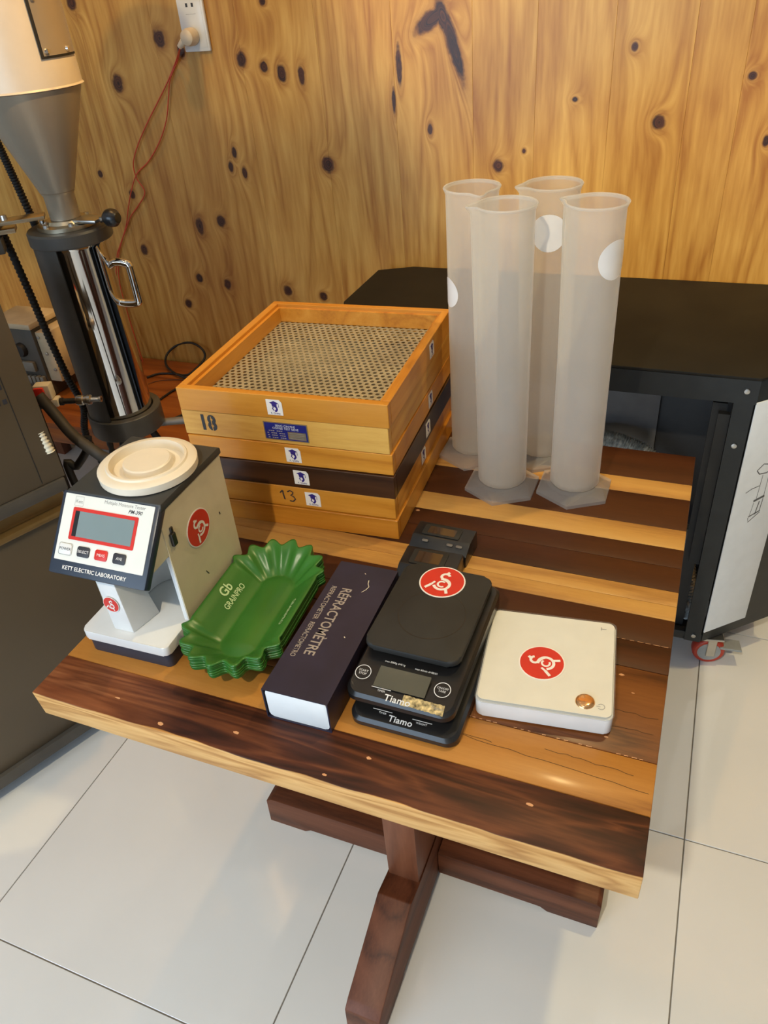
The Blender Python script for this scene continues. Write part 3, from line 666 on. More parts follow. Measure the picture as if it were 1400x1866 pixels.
# ---------------------------------------------------------------- grain moisture tester
mt = thing('moisture_tester', 'white and black grain moisture tester with a tilted display and round cream lid', 'tester', (0.0255, 0.088, T), R(1.5))
W_ = 0.138
prism('foot_block', rrect(0.002, W_ - 0.002, 0.004, 0.20, 0.008), 0.0, 0.024, NAVY, mt, 0.001)
prism('base_tray', rrect(0, W_, 0, 0.208, 0.008), 0.0245, 0.040, WHITEP, mt, 0.002)
# lower body: U-shaped plan round the cup bay
rec = [(0.050 + 0.0425 - 0.0425 * math.cos(R(a)), 0.100 + 0.036 * math.sin(R(a))) for a in range(0, 181, 15)]
foot = [(0.002, 0.057), (0.046, 0.057)] + rec + [(0.132, 0.057), (W_, 0.057), (W_, 0.205), (0.002, 0.205)]
bm = bmesh.new(); n = len(foot)
a = [bm.verts.new((x, y, 0.0405)) for x, y in foot]; b = [bm.verts.new((x, y, 0.152)) for x, y in foot]
for i in range(n): bm.faces.new((a[i], a[(i + 1) % n], b[(i + 1) % n], b[i]))
finish(bm, 'lower_body', WHITEP, mt, smooth=True)
# leaning front column left of the bay
bm = bmesh.new()
lo = [(0.046, 0.014), (0.078, 0.014), (0.090, 0.060), (0.046, 0.060)]; hi = [(0.036, 0.020), (0.066, 0.020), (0.062, 0.060), (0.036, 0.060)]
a = [bm.verts.new((x, y, 0.0405)) for x, y in lo]; b = [bm.verts.new((x, y, 0.152)) for x, y in hi]
bm.faces.new(a[::-1]); bm.faces.new(b)
for i in range(4): bm.faces.new((a[i], a[(i + 1) % 4], b[(i + 1) % 4], b[i]))
bevel(bm, 0.002); col_ = finish(bm, 'front_column', WHITEP, mt, smooth=True)
side_prism('upper_body', [(0.010, 0.153), (0.208, 0.153), (0.208, 0.217), (0.066, 0.217), (0.052, 0.205)], 0.0, W_, IVORY, mt, 0.0015)
side_prism('body_panel', [(0.0575, 0.0405), (0.2085, 0.0405), (0.2085, 0.2165), (0.0575, 0.2165)], W_ - 0.0005, W_ + 0.0012, IVORY, mt)
side_prism('top_cover', [(0.062, 0.2175), (0.212, 0.2175), (0.212, 0.226), (0.206, 0.229), (0.066, 0.229)], -0.003, W_ + 0.003, plain('charcoal_plastic', (0.035, 0.036, 0.034, 1), 0.5), mt, 0.0015)
# display head: plate from (y .067, z .229) down to (y -.005, z .147)
pang = math.atan2(0.229 - 0.147, 0.072)
hd = box('display_head', -0.075, 0.075, -0.0545, 0.0545, -0.014, 0.0, NAVY, mt, 0.003, (W_ / 2 - 0.0035, 0.031, 0.188), (pang, 0, 0))
face = prism('face_plate', rrect(-0.0685, 0.0685, -0.036, 0.0505, 0.001), 0.0, 0.0006, plain('cream_label', (0.74, 0.74, 0.68, 1), 0.4, noise=0.01), hd)
def on(ob, z=0.0): return (0, 0, 0)
prism('display_frame', rrect(-0.052, 0.048, -0.008, 0.034, 0.002), 0.0006, 0.0014, REDP, hd)
prism('display', rrect(-0.0475, 0.0435, -0.0035, 0.0295, 0.001), 0.0014, 0.0017, LCD, hd)
box('display_strip', -0.0475, -0.041, -0.0035, 0.0295, 0.0017, 0.0019, BLACKP, hd)  # dark strip along the left of the display
for x, m_, bl, ml in ((-0.053, WHITEP, 'POWER', PRINTK), (-0.0245, PRINTK, 'SELECT', WVINYL), (0.003, REDP, 'MEAS', WVINYL), (0.031, PRINTK, 'AVE', WVINYL)):
    o = prism('button', rrect(x - 0.0095, x + 0.0095, -0.028, -0.0145, 0.0025), 0.0006, 0.0018, m_, hd, 0.0005)
    text(bl, 0.0052, ml, hd, (x, -0.0213, 0.0020))
bm = bmesh.new(); stroke(bm, rrect(-0.0635, -0.0425, -0.0288, -0.0137, 0.0025), 0.0005, 0.0009, True); finish(bm, 'button_outline', PRINTGY, hd)
text('KETT ELECTRIC LABORATORY', 0.0072, WVINYL, hd, (-0.004, -0.0450, 0.0003), bold=0.0001)
text('Multiple Moisture Tester', 0.0062, PRINTGY, hd, (0.024, 0.0463, 0.0008))
text('PM-390', 0.0066, PRINTK, hd, (0.041, 0.0392, 0.0008), bold=0.0001, shear=0.3)
text('Kett', 0.0060, PRINTGY, hd, (-0.0455, 0.0415, 0.0008))
bm = bmesh.new(); stroke(bm, [(-0.052, 0.036), (-0.039, 0.036), (-0.039, 0.048), (-0.052, 0.048)], 0.0004, 0.0008, True); finish(bm, 'maker_mark', PRINTGY, hd)
# latch on the side
bm = bmesh.new(); bbox(bm, W_ + 0.001, W_ + 0.006, 0.066, 0.075, 0.163, 0.182); bbox(bm, W_ + 0.001, W_ + 0.004, 0.070, 0.075, 0.182, 0.190)
bevel(bm, 0.001); finish(bm, 'latch', BLACKP, mt)
lid = lathe('lid', [(0.0, 0.000), (0.062, 0.000), (0.065, 0.002), (0.0655, 0.012), (0.062, 0.0145), (0.054, 0.0150), (0.0525, 0.0175), (0.0495, 0.0178), (0.048, 0.006), (0.0335, 0.006), (0.032, 0.0150), (0.030, 0.0165), (0.0, 0.0170)], LIDC, mt, 56, (0.079, 0.134, 0.2292))
lid['label'] = 'round cream lid with a ring-shaped grip'
emblem(mt, 0.0275, (W_ + 0.0014, 0.126, 0.150), (math.pi / 2, R(90) * 0, math.pi / 2)).rotation_euler = (Matrix.Rotation(math.pi / 2, 3, 'Z') @ Matrix.Rotation(math.pi / 2, 3, 'X') @ Matrix.Rotation(R(38), 3, 'Z')).to_euler()
emblem(mt, 0.0125, (0.0555, 0.0152, 0.087), (R(90 - 3), R(3), 0), label='small round red sticker with a white monogram')
# worn black bits on the side panel
bm = bmesh.new()
stroke(bm, [(0, 0), (0.003, -0.006), (0.005, -0.009)], 0.0015)
stroke(bm, [(0.060, 0.060), (0.061, 0.055)], 0.002)
finish(bm, 'scuff_mark', PRINTK, mt, (W_ + 0.0014, 0.118, 0.080), RT)

# ---------------------------------------------------------------- green sample trays
def tray_mesh():
    """oval tray: straight printed sides, fluted ends; local length along y"""
    NA = 144; ringspec = [(0.0, -0.032), (0.5, -0.032), (0.93, -0.032), (1.0, -0.030)]
    def outline(t, s, flute):
        # stadium of half straight length a and radius b
        a, b = 0.0575, 0.064
        per = 4 * a + 2 * math.pi * b; d = t * per
        if d < 2 * a: x, y, nx, ny, e = b, -a + d, 1, 0, 0.0
        elif d < 2 * a + math.pi * b:
            th = (d - 2 * a) / b; x, y, nx, ny, e = b * math.cos(th), a + b * math.sin(th), math.cos(th), math.sin(th), 1.0
            e = min(1, min(th, math.pi - th) / 0.22); ph = th
        elif d < 4 * a + math.pi * b: d2 = d - 2 * a - math.pi * b; x, y, nx, ny, e = -b, a - d2, -1, 0, 0.0
        else:
            th = math.pi + (d - 4 * a - math.pi * b) / b; x, y, nx, ny = b * math.cos(th), -a + b * math.sin(th), math.cos(th), math.sin(th)
            e = min(1, min(th - math.pi, 2 * math.pi - th) / 0.22); ph = th
        wv = e * math.cos((ph - math.pi / 2) * 14) if e > 0 else 0.0
        return x, y, nx, ny, e, wv
    bm = bmesh.new(); rows = []
    SP = [(-0.0450, 0.0, 0.004, 0), (-0.040, 0.0, 0.0, 0), (-0.0365, 0.0, 0.0005, 0.1), (-0.025, 0.011, 0.0, 0.35), (-0.012, 0.022, 0.0, 0.7), (0.0, 0.032, 0.0, 1.0), (0.004, 0.0325, 0.0, 1.0)]
    for off, z, z2, fl_ in SP:
        row = []
        for i in range(NA * 2):
            x, y, nx, ny, e, wv = outline(i / (NA * 2), 0, 0)
            o_ = off + fl_ * wv * 0.0062 + (0.001 * e)
            row.append(bm.verts.new((x + nx * o_, y + ny * o_, z + z2 + fl_ * e * wv * 0.0012)))
        rows.append(row)
    n = len(rows[0])
    c = bm.faces.new(rows[0])
    for A, B in zip(rows, rows[1:]):
        for i in range(n): bm.faces.new((A[i], A[(i + 1) % n], B[(i + 1) % n], B[i]))
    # rolled lip hanging below the rim
    lip = [bm.verts.new((v.co.x * 1.004, v.co.y * 1.004, v.co.z - 0.0028)) for v in rows[-1]]
    for i in range(n): bm.faces.new((rows[-1][i], rows[-1][(i + 1) % n], lip[(i + 1) % n], lip[i]))
    bmesh.ops.recalc_face_normals(bm, faces=bm.faces[:])
    # make the inside face up
    bm.faces.ensure_lookup_table()
    if c.is_valid and c.normal.z < 0: bmesh.ops.reverse_faces(bm, faces=bm.faces[:])
    me = bpy.data.meshes.new('sample_tray'); bm.to_mesh(me); bm.free()
    for p_ in me.polygons: p_.use_smooth = True
    me.materials.append(GREEN); return me
trm = tray_mesh(); NTR = 7; TP = 0.0034
TRX, TRY, TRR = 0.2375, 0.2055, R(3.0)
tlab = ['lowest green fluted sample tray of the stack, resting on the table', 'second green fluted tray from the bottom of the stack', 'third green fluted tray from the bottom of the stack', 'green fluted tray in the middle of the stack',
        'third green fluted tray from the top of the stack', 'second green fluted tray from the top of the stack', 'topmost green sample tray with fluted ends and pale printed lettering']
for k in range(NTR):
    jx, jy = (0, 0) if k == NTR - 1 else (random.uniform(-0.0008, 0.0008), random.uniform(-0.0008, 0.0008))
    o = link('sample_tray', trm, None, None, (TRX + jx, TRY + jy, T + 0.0008 + TP * k), (0, 0, TRR + R(random.uniform(-0.3, 0.3))))
    tag(o, tlab[k], 'tray', 'stacked green sample trays')
    so = o.modifiers.new('thickness', 'SOLIDIFY'); so.thickness = 0.0011; so.offset = -1
    top = o
sl = math.atan2(0.032, 0.0365)
for body, size, d, left, sxx, bd, yy in (('GRAINPRO', 0.0125, 0.0150, True, 0.86, 0.0002, 0.012), ('Gb', 0.0200, 0.0270, True, 1.0, 0.0004, 0.012), ('GRAINPRO', 0.0110, 0.0230, False, 0.95, 0.0001, -0.005)):
    o = text(body, size, PRINTG, top, (0, 0, 0), bold=bd, sx=sxx)
    # lie the print on the sloping side walls
    ez = Vector((math.sin(sl) if left else -math.sin(sl), 0, math.cos(sl)))
    ex = Vector((0, 1, 0)) if left else Vector((0, -1, 0)); ey = ez.cross(ex)
    Mx = Matrix((ex, ey, ez)).transposed().to_4x4()
    p3 = Vector(((-1 if left else 1) * (0.064 - 0.0365 + d), yy, d * 0.032 / 0.0365)) + ez * 0.0013
    Mx.translation = p3; o.matrix_local = Mx

# ---------------------------------------------------------------- refractometer box
rb = thing('instrument_box', 'long navy cardboard box with silver RÉFRACTOMÈTRE print, white end towards the viewer', 'box', (0.3255, 0.0625, T), R(1.2))
BW, BL, BH = 0.088, 0.252, 0.051
bm = bmesh.new(); t_ = 0.0012
# sleeve: four walls, open at both ends
def quadbar(x0, x1, z0, z1): bbox(bm, x0, x1, 0, BL, z0, z1)
quadbar(0, BW, BH - t_, BH); quadbar(0, BW, 0, t_); quadbar(0, t_, t_, BH - t_); quadbar(BW - t_, BW, t_, BH - t_)
finish(bm, 'sleeve', NAVYCARD, rb)
box('inner_carton', t_ + 0.0015, BW - t_ - 0.001, 0.0035, BL - 0.002, t_ + 0.0005, BH - t_ - 0.0015, CARD, rb, 0.0035)
prism('end_flap', rrect(0.003, BW - 0.003, 0.0015, BH - 0.002, 0.006), 0, 0.002, CARD, rb, 0.0008, (0, 0.004, 0), FR)
text('RÉFRACTOMÈTRE', 0.0205, PRINTS, rb, (0.0315, 0.133, BH + 0.0003), (0, 0, R(-90)), bold=0.0003, sx=0.80)
text('REFRACTOMETER', 0.0100, PRINTS, rb, (0.0125, 0.1640, BH + 0.0003), (0, 0, R(-90)), bold=0.00012, sx=0.86)
text('REFRACTOMETRO', 0.0100, PRINTS, rb, (0.0125, 0.0920, BH + 0.0003), (0, 0, R(-90)), bold=0.00012, sx=0.78)
bm = bmesh.new()
stroke(bm, [(0.055, 0.222), (0.0565, 0.215), (0.060, 0.209), (0.058, 0.202), (0.054, 0.196)], 0.0009, BH + 0.0003)
stroke(bm, [(0.064, 0.110), (0.066, 0.108)], 0.0012, BH + 0.0003); stroke(bm, [(0.044, 0.235), (0.046, 0.233)], 0.001, BH + 0.0003)
finish(bm, 'scratch', plain('torn_card', (0.75, 0.68, 0.5, 1), 0.7), rb)

# ---------------------------------------------------------------- coffee scales (black, stacked)
def coffee_scale(name, label, loc, rz, top):
    s = thing(name, label, 'scale', loc, rz, 'two stacked black coffee scales')
    SWd, SL = 0.138, 0.228
    pts = rrect(0, SWd, 0, SL, 0.016, 8)
    bm = bmesh.new()
    lvl = [(0.0015, 0.0), (0.0, 0.003), (0.0, 0.010), (0.004, 0.0135)]
    def zt(y): return 0.0135 + 0.0125 * min(1, max(0, y / 0.062))
    cx, cy = SWd / 2, SL / 2; rows = []
    for ins, z in ((0.004, 0.0), (0.0, 0.003), (0.0, 0.75), (0.0035, 1.0)):
        row = []
        for x, y in pts:
            xx = cx + (x - cx) * (1 - ins / cx); yy = cy + (y - cy) * (1 - ins / cy)
            zz = z if z < 0.01 else (zt(y) - 0.004 if z == 0.75 else zt(yy))
            row.append(bm.verts.new((xx, yy, zz)))
        rows.append(row)
    n = len(pts); bm.faces.new(rows[0][::-1])
    for A, B in zip(rows, rows[1:]):
        for i in range(n): bm.faces.new((A[i], A[(i + 1) % n], B[(i + 1) % n], B[i]))
    # top surface split at y = .062 so that the sloping fascia is flat
    f = bm.faces.new(rows[-1])
    r_ = bmesh.ops.bisect_plane(bm, geom=[f] + list(f.edges) + list(f.verts), plane_co=(0, 0.062, 0), plane_no=(0, 1, 0))
    bmesh.ops.triangulate(bm, faces=[q for q in bm.faces if len(q.verts) > 8])
    body = finish(bm, 'body', BLACKP, s, smooth=True, angle=30)
    ang = math.atan2(0.0125, 0.062)
    def P(x, y, dz=0.0004):
        if top: y -= 0.005
        return (x, y, 0.0135 + 0.0125 * y / 0.062 + dz)
    rot = (ang, 0, 0)
    if top:
        prism('platform_foot', rrect(0.012, SWd - 0.012, 0.072, SL - 0.012, 0.014), 0.025, 0.0285, RUBBER, s)
        prism('platform', rrect(0.002, SWd - 0.011, 0.062, SL, 0.014, 8), 0.0285, 0.0375, BLACKM, s, 0.003, seg=3)
        bm = bmesh.new(); stroke(bm, arc(0.069, 0.135, 0.044, 0, 360, 48)[:-1], 0.0008, 0.0377, True); finish(bm, 'platform_ring', BLACKP, s)
        emblem(s, 0.0315, (0.062, 0.1995, 0.0377), (0, 0, R(3)))
        dsp = prism('display', rrect(-0.033, 0.033, -0.0145, 0.0145, 0.001), 0, 0.0004, LCDD, s, 0, P(0.066, 0.036), rot)
        bm = bmesh.new(); stroke(bm, circle(0.0098, 36), 0.0009, 0.0002, True); finish(bm, 'button', PRINTW, s, P(0.0145, 0.036), rot)
        text('START\nSTOP', 0.0042, PRINTW, s, P(0.0145, 0.036, 0.0006), rot)
        bm = bmesh.new(); stroke(bm, circle(0.0098, 36), 0.0009, 0.0002, True); finish(bm, 'button', PRINTW, s, P(0.1165, 0.038), rot)
        text('ON/OFF\nTARE', 0.0040, PRINTW, s, P(0.1165, 0.038, 0.0006), rot)
        text('max 2000g d=0.1g', 0.0036, PRINTW, s, P(0.049, 0.0575, 0.0006), rot)
        text('max 60min d=00:01', 0.0036, PRINTW, s, P(0.090, 0.0565, 0.0006), rot)
    bm = bmesh.new(); stroke(bm, [(-0.0125, 0), (0.0125, 0)], 0.0008, 0.0003); finish(bm, 'mark_line', PRINTW, s, P(0.0445 if top else 0.040, 0.0205 if top else 0.0175), rot)
    text('TIMER', 0.0036, PRINTW, s, P(0.0455 if top else 0.041, 0.0172 if top else 0.0142, 0.0006), rot)
    if not top:
        bm = bmesh.new(); stroke(bm, [(-0.0125, 0), (0.0125, 0)], 0.0008, 0.0003); finish(bm, 'mark_line', PRINTW, s, P(0.091, 0.0165), rot)
        text('WEIGHT', 0.0036, PRINTW, s, P(0.091, 0.0132, 0.0006), rot)
    tx = text('Tiamo', 0.0125 if top else 0.0115, PRINTW, s, P(0.0690 if top else 0.0655, 0.0100 if top else 0.0095, 0.0011), rot, bold=0.0002, space=1.05)
    if top:
        bm = bmesh.new(); n = 22; rg_ = random.Random(5); N2 = []
        pp = [(-0.030 + 0.060 * i / n, 0.0075 + rg_.uniform(-0.0007, 0.0007)) for i in range(n + 1)] + [(0.030 - 0.060 * i / n, -0.0075 + rg_.uniform(-0.0006, 0.0006)) for i in range(n + 1)]
        pp = [(x * 0.86, y * 0.9) for x, y in pp]; pp = [((-0.028 if abs(x + 0.03) < 1e-6 else x) + (rg_.uniform(-0.001, 0.001)), y) for x, y in pp]
        bm = prism_bm(pp, 0, 0.0003); st = finish(bm, 'worn_label', GOLD, s, P(0.1005, 0.0125, 0.0007), (ang, 0, R(-1))); st['label'] = 'worn gold foil label, torn at its left end'
        text('Tiamo', 0.006, PRINTGY, st, (0.017, 0.001, 0.0005))
    return s
coffee_scale('coffee_scale', 'lower black coffee scale of the two, only its front lip shows', (0.4265, 0.0850, T), R(0.0), False)
coffee_scale('coffee_scale', 'upper black coffee scale with a red monogram sticker and a torn gold label', (0.4175, 0.0985, T + 0.0262), R(-0.3), True)
# flat black display unit and pocket timer behind the scales
def pocket_unit(name, label, loc, rz, w_, d_, h_, fat):
    s = thing(name, label, 'timer' if fat else 'scale', loc, rz)
    prof = [(0.002, 0), (d_ - 0.002, 0), (d_, 0.004), (d_ - 0.003, h_), (0.022, h_ - 0.001), (0.002, h_ * 0.62), (0, h_ * 0.4), (0, 0.003)]
    side_prism('body', prof, 0, w_, BLACKP, s, 0.0022)
    z = h_ - 0.0006
    prism('display_bezel', rrect(0.014, w_ - 0.020, 0.024, d_ - 0.008, 0.003), z, z + 0.0014, BLACKM, s, 0.0004)
    prism('display', rrect(0.022, w_ - 0.028, 0.028, d_ - 0.013, 0.001), z + 0.0014, z + 0.0017, LCDB, s)
    if fat:
        a_ = math.atan2(h_ * 0.36, 0.020)
        for x in (0.024, w_ * 0.68, w_ * 0.84): prism('button', rrect(-0.005, 0.005, -0.002, 0.002, 0.0018), 0, 0.0014, plain('grey_button', (0.14, 0.12, 0.10, 1), 0.3), s, 0.0004, (x, 0.0135, h_ * 0.86), (a_, 0, 0))
    return s
pocket_unit('display_unit', 'flat black pocket scale half hidden behind the stacked coffee scales', (0.3915, 0.3385, T), R(1), 0.088, 0.066, 0.030, False)
pocket_unit('pocket_timer', 'small black pocket timer with a brown display nearest the wooden sieves', (0.3865, 0.4105, T), R(-2), 0.094, 0.058, 0.031, True)

# ---------------------------------------------------------------- white scale
ws = thing('white_scale', 'flat square white digital scale with a red monogram sticker and a gold button', 'scale', (0.5700, 0.1429, T), 0.1147)
prism('body', rrect(0, 0.16, 0, 0.16, 0.009, 8), 0.003, 0.0275, WHITEP, ws, 0.0015)
prism('clear_cover', rrect(-0.0012, 0.1612, -0.0012, 0.1612, 0.010, 8), 0.0276, 0.0300, CLEAR, ws, 0.0008)
prism('top_panel', rrect(0.002, 0.158, 0.002, 0.158, 0.008, 8), 0.0301, 0.0306, plain('warm_white_panel', (0.72, 0.71, 0.62, 1), 0.3, noise=0.02, coat=0.2), ws)
for x, y in ((0.02, 0.02), (0.14, 0.02), (0.02, 0.14), (0.14, 0.14)): prism('foot', circle(0.008, 16, x, y), 0, 0.003, RUBBER, ws)
emblem(ws, 0.0285, (0.0725, 0.0725, 0.0307), (0, 0, R(80)))
bt = lathe('button', [(0.0, 0.0035), (0.007, 0.0034), (0.0098, 0.0025), (0.0112, 0.0008), (0.0115, 0.0)], COPPER, ws, 32, (0.1275, 0.021, 0.0306)); bt['label'] = 'shiny domed gold sticker button'
text('T', 0.0100, PRINTGY, ws, (0.145, 0.146, 0.0309), (0, 0, R(90)), 'tare_mark')
bm = bmesh.new(); stroke(bm, arc(0, 0, 0.0040, 215, 505, 22), 0.0007, 0); stroke(bm, [(-0.0055, 0), (-0.0008, 0)], 0.0007, 0); finish(bm, 'power_mark', PRINTGY, ws, (0.1460, 0.0165, 0.0309))

# ---------------------------------------------------------------- wall socket and red cord
def wp(px, py, y=1.44): return wall_pt(px, py, y)
sk = thing('wall_socket', 'tall white double wall socket with a fat plug in its lower outlet', 'socket', (-0.503, 1.4395, T + 0.669), 0)
so_ = box('socket_plate', -0.037, 0.037, -0.009, 0, -0.060, 0.075, WHITEP, sk, 0.003)
box('socket_face', -0.031, 0.031, -0.0098, -0.009, -0.052, 0.066, WHITEP, sk, 0.0003)
for zz in (0.037,):
    for xx in (-0.008, 0.008): box('pin_hole', xx - 0.0028, xx + 0.0028, -0.0103, -0.0097, zz - 0.004, zz + 0.004, PRINTK, sk)
box('outlet_line', -0.014, 0.014, -0.0101, -0.0097, 0.0185, 0.0192, PRINTGY, sk)
for xx in (-0.008, 0.008): box('pin_hole', xx - 0.0028, xx + 0.0028, -0.0103, -0.0097, -0.033, -0.025, PRINTK, sk)
# plug and its cord
pg = thing('power_plug', 'round white plug with twin red wires hanging down the pine wall', 'plug', (-0.508, 1.4292, T + 0.642), 0)
lathe('plug_body', [(0.0, 0.036), (0.010, 0.035), (0.017, 0.030), (0.0195, 0.020), (0.0195, 0.004), (0.018, 0.0002), (0, 0.0002)], plain('plug_white', (0.72, 0.62, 0.46, 1), 0.4), pg, 28, rot=(R(90), 0, 0))
tube('plug_neck', [(-0.010, -0.020, -0.004), (-0.022, -0.022, -0.013), (-0.030, -0.023, -0.019)], 0.0085, plain('plug_white', (0, 0, 0, 1)), pg, 12, 4, rf=lambda i, n: 0.0105 - 0.0050 * i / n)
base = pg.location
def cord(pts):
    return [tuple(wp(px, py, 1.432) - base) for px, py in pts]
start = (-0.028, -0.0225, -0.018)
c1 = [start] + cord([(322, 108), (306, 148), (288, 185), (268, 225), (251, 265), (243, 298), (249, 325), (264, 350), (252, 375), (238, 395), (228, 422), (218, 450), (213, 472)])
c2 = [(-0.0285, -0.0225, -0.0205)] + cord([(324, 110), (310, 145), (307, 180), (303, 220), (290, 260), (270, 295), (250, 316), (240, 345), (234, 378), (230, 410), (222, 440), (216, 472)])
c1 += [(c1[-1][0] - 0.02, c1[-1][1] - 0.01, c1[-1][2] - 0.10), (c1[-1][0] - 0.0, c1[-1][1] - 0.02, -T - 0.642 + 0.395 + 0.006)]
c2 += [(c2[-1][0] - 0.015, c2[-1][1] - 0.01, c2[-1][2] - 0.10), (c2[-1][0] + 0.01, c2[-1][1] - 0.03, -T - 0.642 + 0.395 + 0.006)]
RC = plain('red_wire', (0.55, 0.06, 0.015, 1), 0.45)
tube('red_wire', c1, 0.0018, RC, pg, 6, 5); tube('red_wire', c2, 0.0018, RC, pg, 6, 5)

# ---------------------------------------------------------------- low bench behind, with cables and electric box
bn = thing('low_bench', 'low brown wooden bench against the pine wall behind the machine', 'bench', (-1.45, 0.98, 0.0))
for k in range(4): box('plank', 0, 1.36, k * 0.113, k * 0.113 + 0.1125, 0.382, 0.40, P_BENCH, bn, 0.0008)
for x in (0.04, 1.28):
    for y in (0.03, 0.38): box('leg', x, x + 0.04, y, y + 0.04, 0, 0.382, P_BASEZ, bn, 0.002)
box('apron', 0.05, 1.31, 0.008, 0.026, 0.33, 0.382, P_BENCH, bn, 0.001)
def bpz(px, py, z):
    d = fw + rt * ((px - 700) / F) - up * ((py - 933) / F); o = cam.matrix_world.translation
    return o + d * ((z - o.z) / d.z)
def bz(pts, z=0.4035): return [tuple(bpz(px, py, z)) for px, py in pts]
tag(tube('power_cable', [tuple(bpz(268, 688, 0.4045)), tuple(bpz(290, 681, 0.404)), tuple(bpz(318, 681, 0.404)), tuple(bpz(336, 684, 0.407)), tuple(bpz(350, 678, 0.412)), tuple(bpz(372, 655, 0.43)), tuple(bpz(370, 638, 0.455)), tuple(bpz(350, 625, 0.47)), tuple(bpz(325, 628, 0.455)), tuple(bpz(305, 645, 0.43)), tuple(bpz(303, 665, 0.412)), tuple(bpz(322, 682, 0.4105)), tuple(bpz(345, 690, 0.4045)), tuple(bpz(380, 700, 0.4045))], 0.0036, RUBBER), 'thick black cable standing up in a loop on the low bench', 'cable')
tag(tube('power_cable', bz([(292, 728), (312, 714), (330, 705), (360, 695)], 0.4035), 0.0034, RUBBER), 'short black cable slanting up to the right on the low bench', 'cable')
tag(tube('power_cable', bz([(282, 776), (295, 768), (315, 763), (330, 757), (345, 750)], 0.4035), 0.0034, RUBBER), 'black cable nearest the moisture tester on the bench edge', 'cable')
tag(tube('power_cable', bz([(270, 700), (290, 694), (330, 692), (380, 694)], 0.4015), 0.0012, plain('brown_wire', (0.10, 0.04, 0.02, 1), 0.5), sub=6), 'thin dark brown wire lying flat on the low bench', 'cable')
# electrical enclosure standing on the bench
p0 = bpz(58, 745, 0.40)
eb = thing('electric_box', 'beige and dark electric control box on the bench behind the machine', 'control box', (-1.20, 1.12, 0.401))
box('housing', 0.0, 0.155, 0.0, 0.12, 0.0, 0.215, plain('dark_taupe', (0.075, 0.062, 0.045, 1), 0.5), eb, 0.003)
box('lid', -0.006, 0.161, -0.006, 0.126, 0.2155, 0.233, BEIGE, eb, 0.004)
box('side_cover', 0.156, 0.20, 0.01, 0.11, 0.05, 0.205, BEIGE, eb, 0.003)
lathe('knob', [(0, 0.014), (0.018, 0.013), (0.022, 0.004), (0.022, 0.0)], RUBBER, eb, 24, (0.095, -0.0005, 0.150), (R(90), 0, 0))
box('terminal_block', 0.03, 0.13, -0.012, -0.0005, 0.085, 0.115, plain('grey_terminal', (0.20, 0.18, 0.14, 1), 0.5), eb, 0.001)
for k in range(5): box('terminal', 0.075 + 0.016 * k, 0.087 + 0.016 * k, -0.014, -0.0005, 0.045, 0.070, plain('grey_terminal', (0, 0, 0, 1)), eb, 0.001)
box('contactor', 0.105, 0.150, -0.026, -0.0005, 0.005, 0.040, BLACKM, eb, 0.002)
for k in range(3): lathe('screw', [(0, 0.004), (0.005, 0.003), (0.005, 0)], STEEL, eb, 12, (0.166 + 0.012 * k, 0.0095, 0.19 - 0.05 * k), (R(90), 0, 0))

# ---------------------------------------------------------------- taupe machine cabinet on the left
ez = math.atan2(0.922, 0.387)      # direction of the visible face, seen in plan
mc = thing('machine_cabinet', 'tall taupe metal machine cabinet on castors at the left edge', 'machine', (-0.327, 0.452, 0.0), ez)
# local x runs back along the face, local y points away from the viewer side (to the left)
def mbox(nm, x0, x1, y0, y1, z0, z1, m_=MACH, bev=0.002): return box(nm, x0, x1, y0, y1, z0, z1, m_, mc, bev)
mbox('upper_housing', -0.95, 0.0, 0.0, 0.36, 0.655, 0.995)
mbox('lower_housing', -0.95, -0.016, 0.010, 0.36, 0.075, 0.578)
mbox('shelf_rail', -0.95, -0.004, -0.004, 0.36, 0.628, 0.6545, GREY, 0.003)
mbox('shelf_recess', -0.94, -0.01, 0.018, 0.35, 0.592, 0.6275, plain('gold_anodised', (0.25, 0.16, 0.06, 1), 0.35, 0.6), 0.001)
mbox('lower_rail', -0.95, -0.006, 0.0, 0.36, 0.5785, 0.5915, plain('gold_anodised', (0, 0, 0, 1)), 0.003)
mbox('bottom_frame', -0.95, -0.006, 0.0, 0.36, 0.045, 0.0745, GREY, 0.002)
mbox('edge_seam', -0.046, -0.0445, -0.0006, 0.0, 0.66, 0.99, BLACKM, 0)
for zz in (0.862, 0.835):
    for xx in (-0.052, -0.064, -0.078): mbox('vent_slot', xx - 0.004, xx + 0.003, -0.0008, -0.0001, zz - 0.0045, zz + 0.0045, PRINTK, 0)
for xx in (-0.56, -0.86, -0.07):
    o = lathe('castor', [(0.0, -0.012), (0.026, -0.012), (0.030, -0.008), (0.030, 0.008), (0.026, 0.012), (0.0, 0.012)], RUBBER, mc, 28, (xx, 0.045, 0.030), (R(90), 0, 0))
    o2 = box('castor_fork', xx - 0.02, xx + 0.02, 0.028, 0.062, 0.0445 - 0.006, 0.0450, STEEL, mc, 0.001)
# white spiral wrap on the cabinet side, gas fitting
tag(tube('spiral_wrap', [tuple(Vector((-0.327, 0.452, 0)) + Vector(q)) for q in ((-0.012, -0.010, 0.755), (-0.010, -0.009, 0.735), (-0.006, -0.008, 0.712))], 0.007, plain('ivory_spiral', (0.72, 0.66, 0.5, 1), 0.5), None, 12, 12, rf=lambda i, n: 0.0085 + 0.0008 * (1 if i % 4 < 2 else -1)), 'short ivory spiral cable wrap on the edge of the taupe cabinet', 'cable wrap')

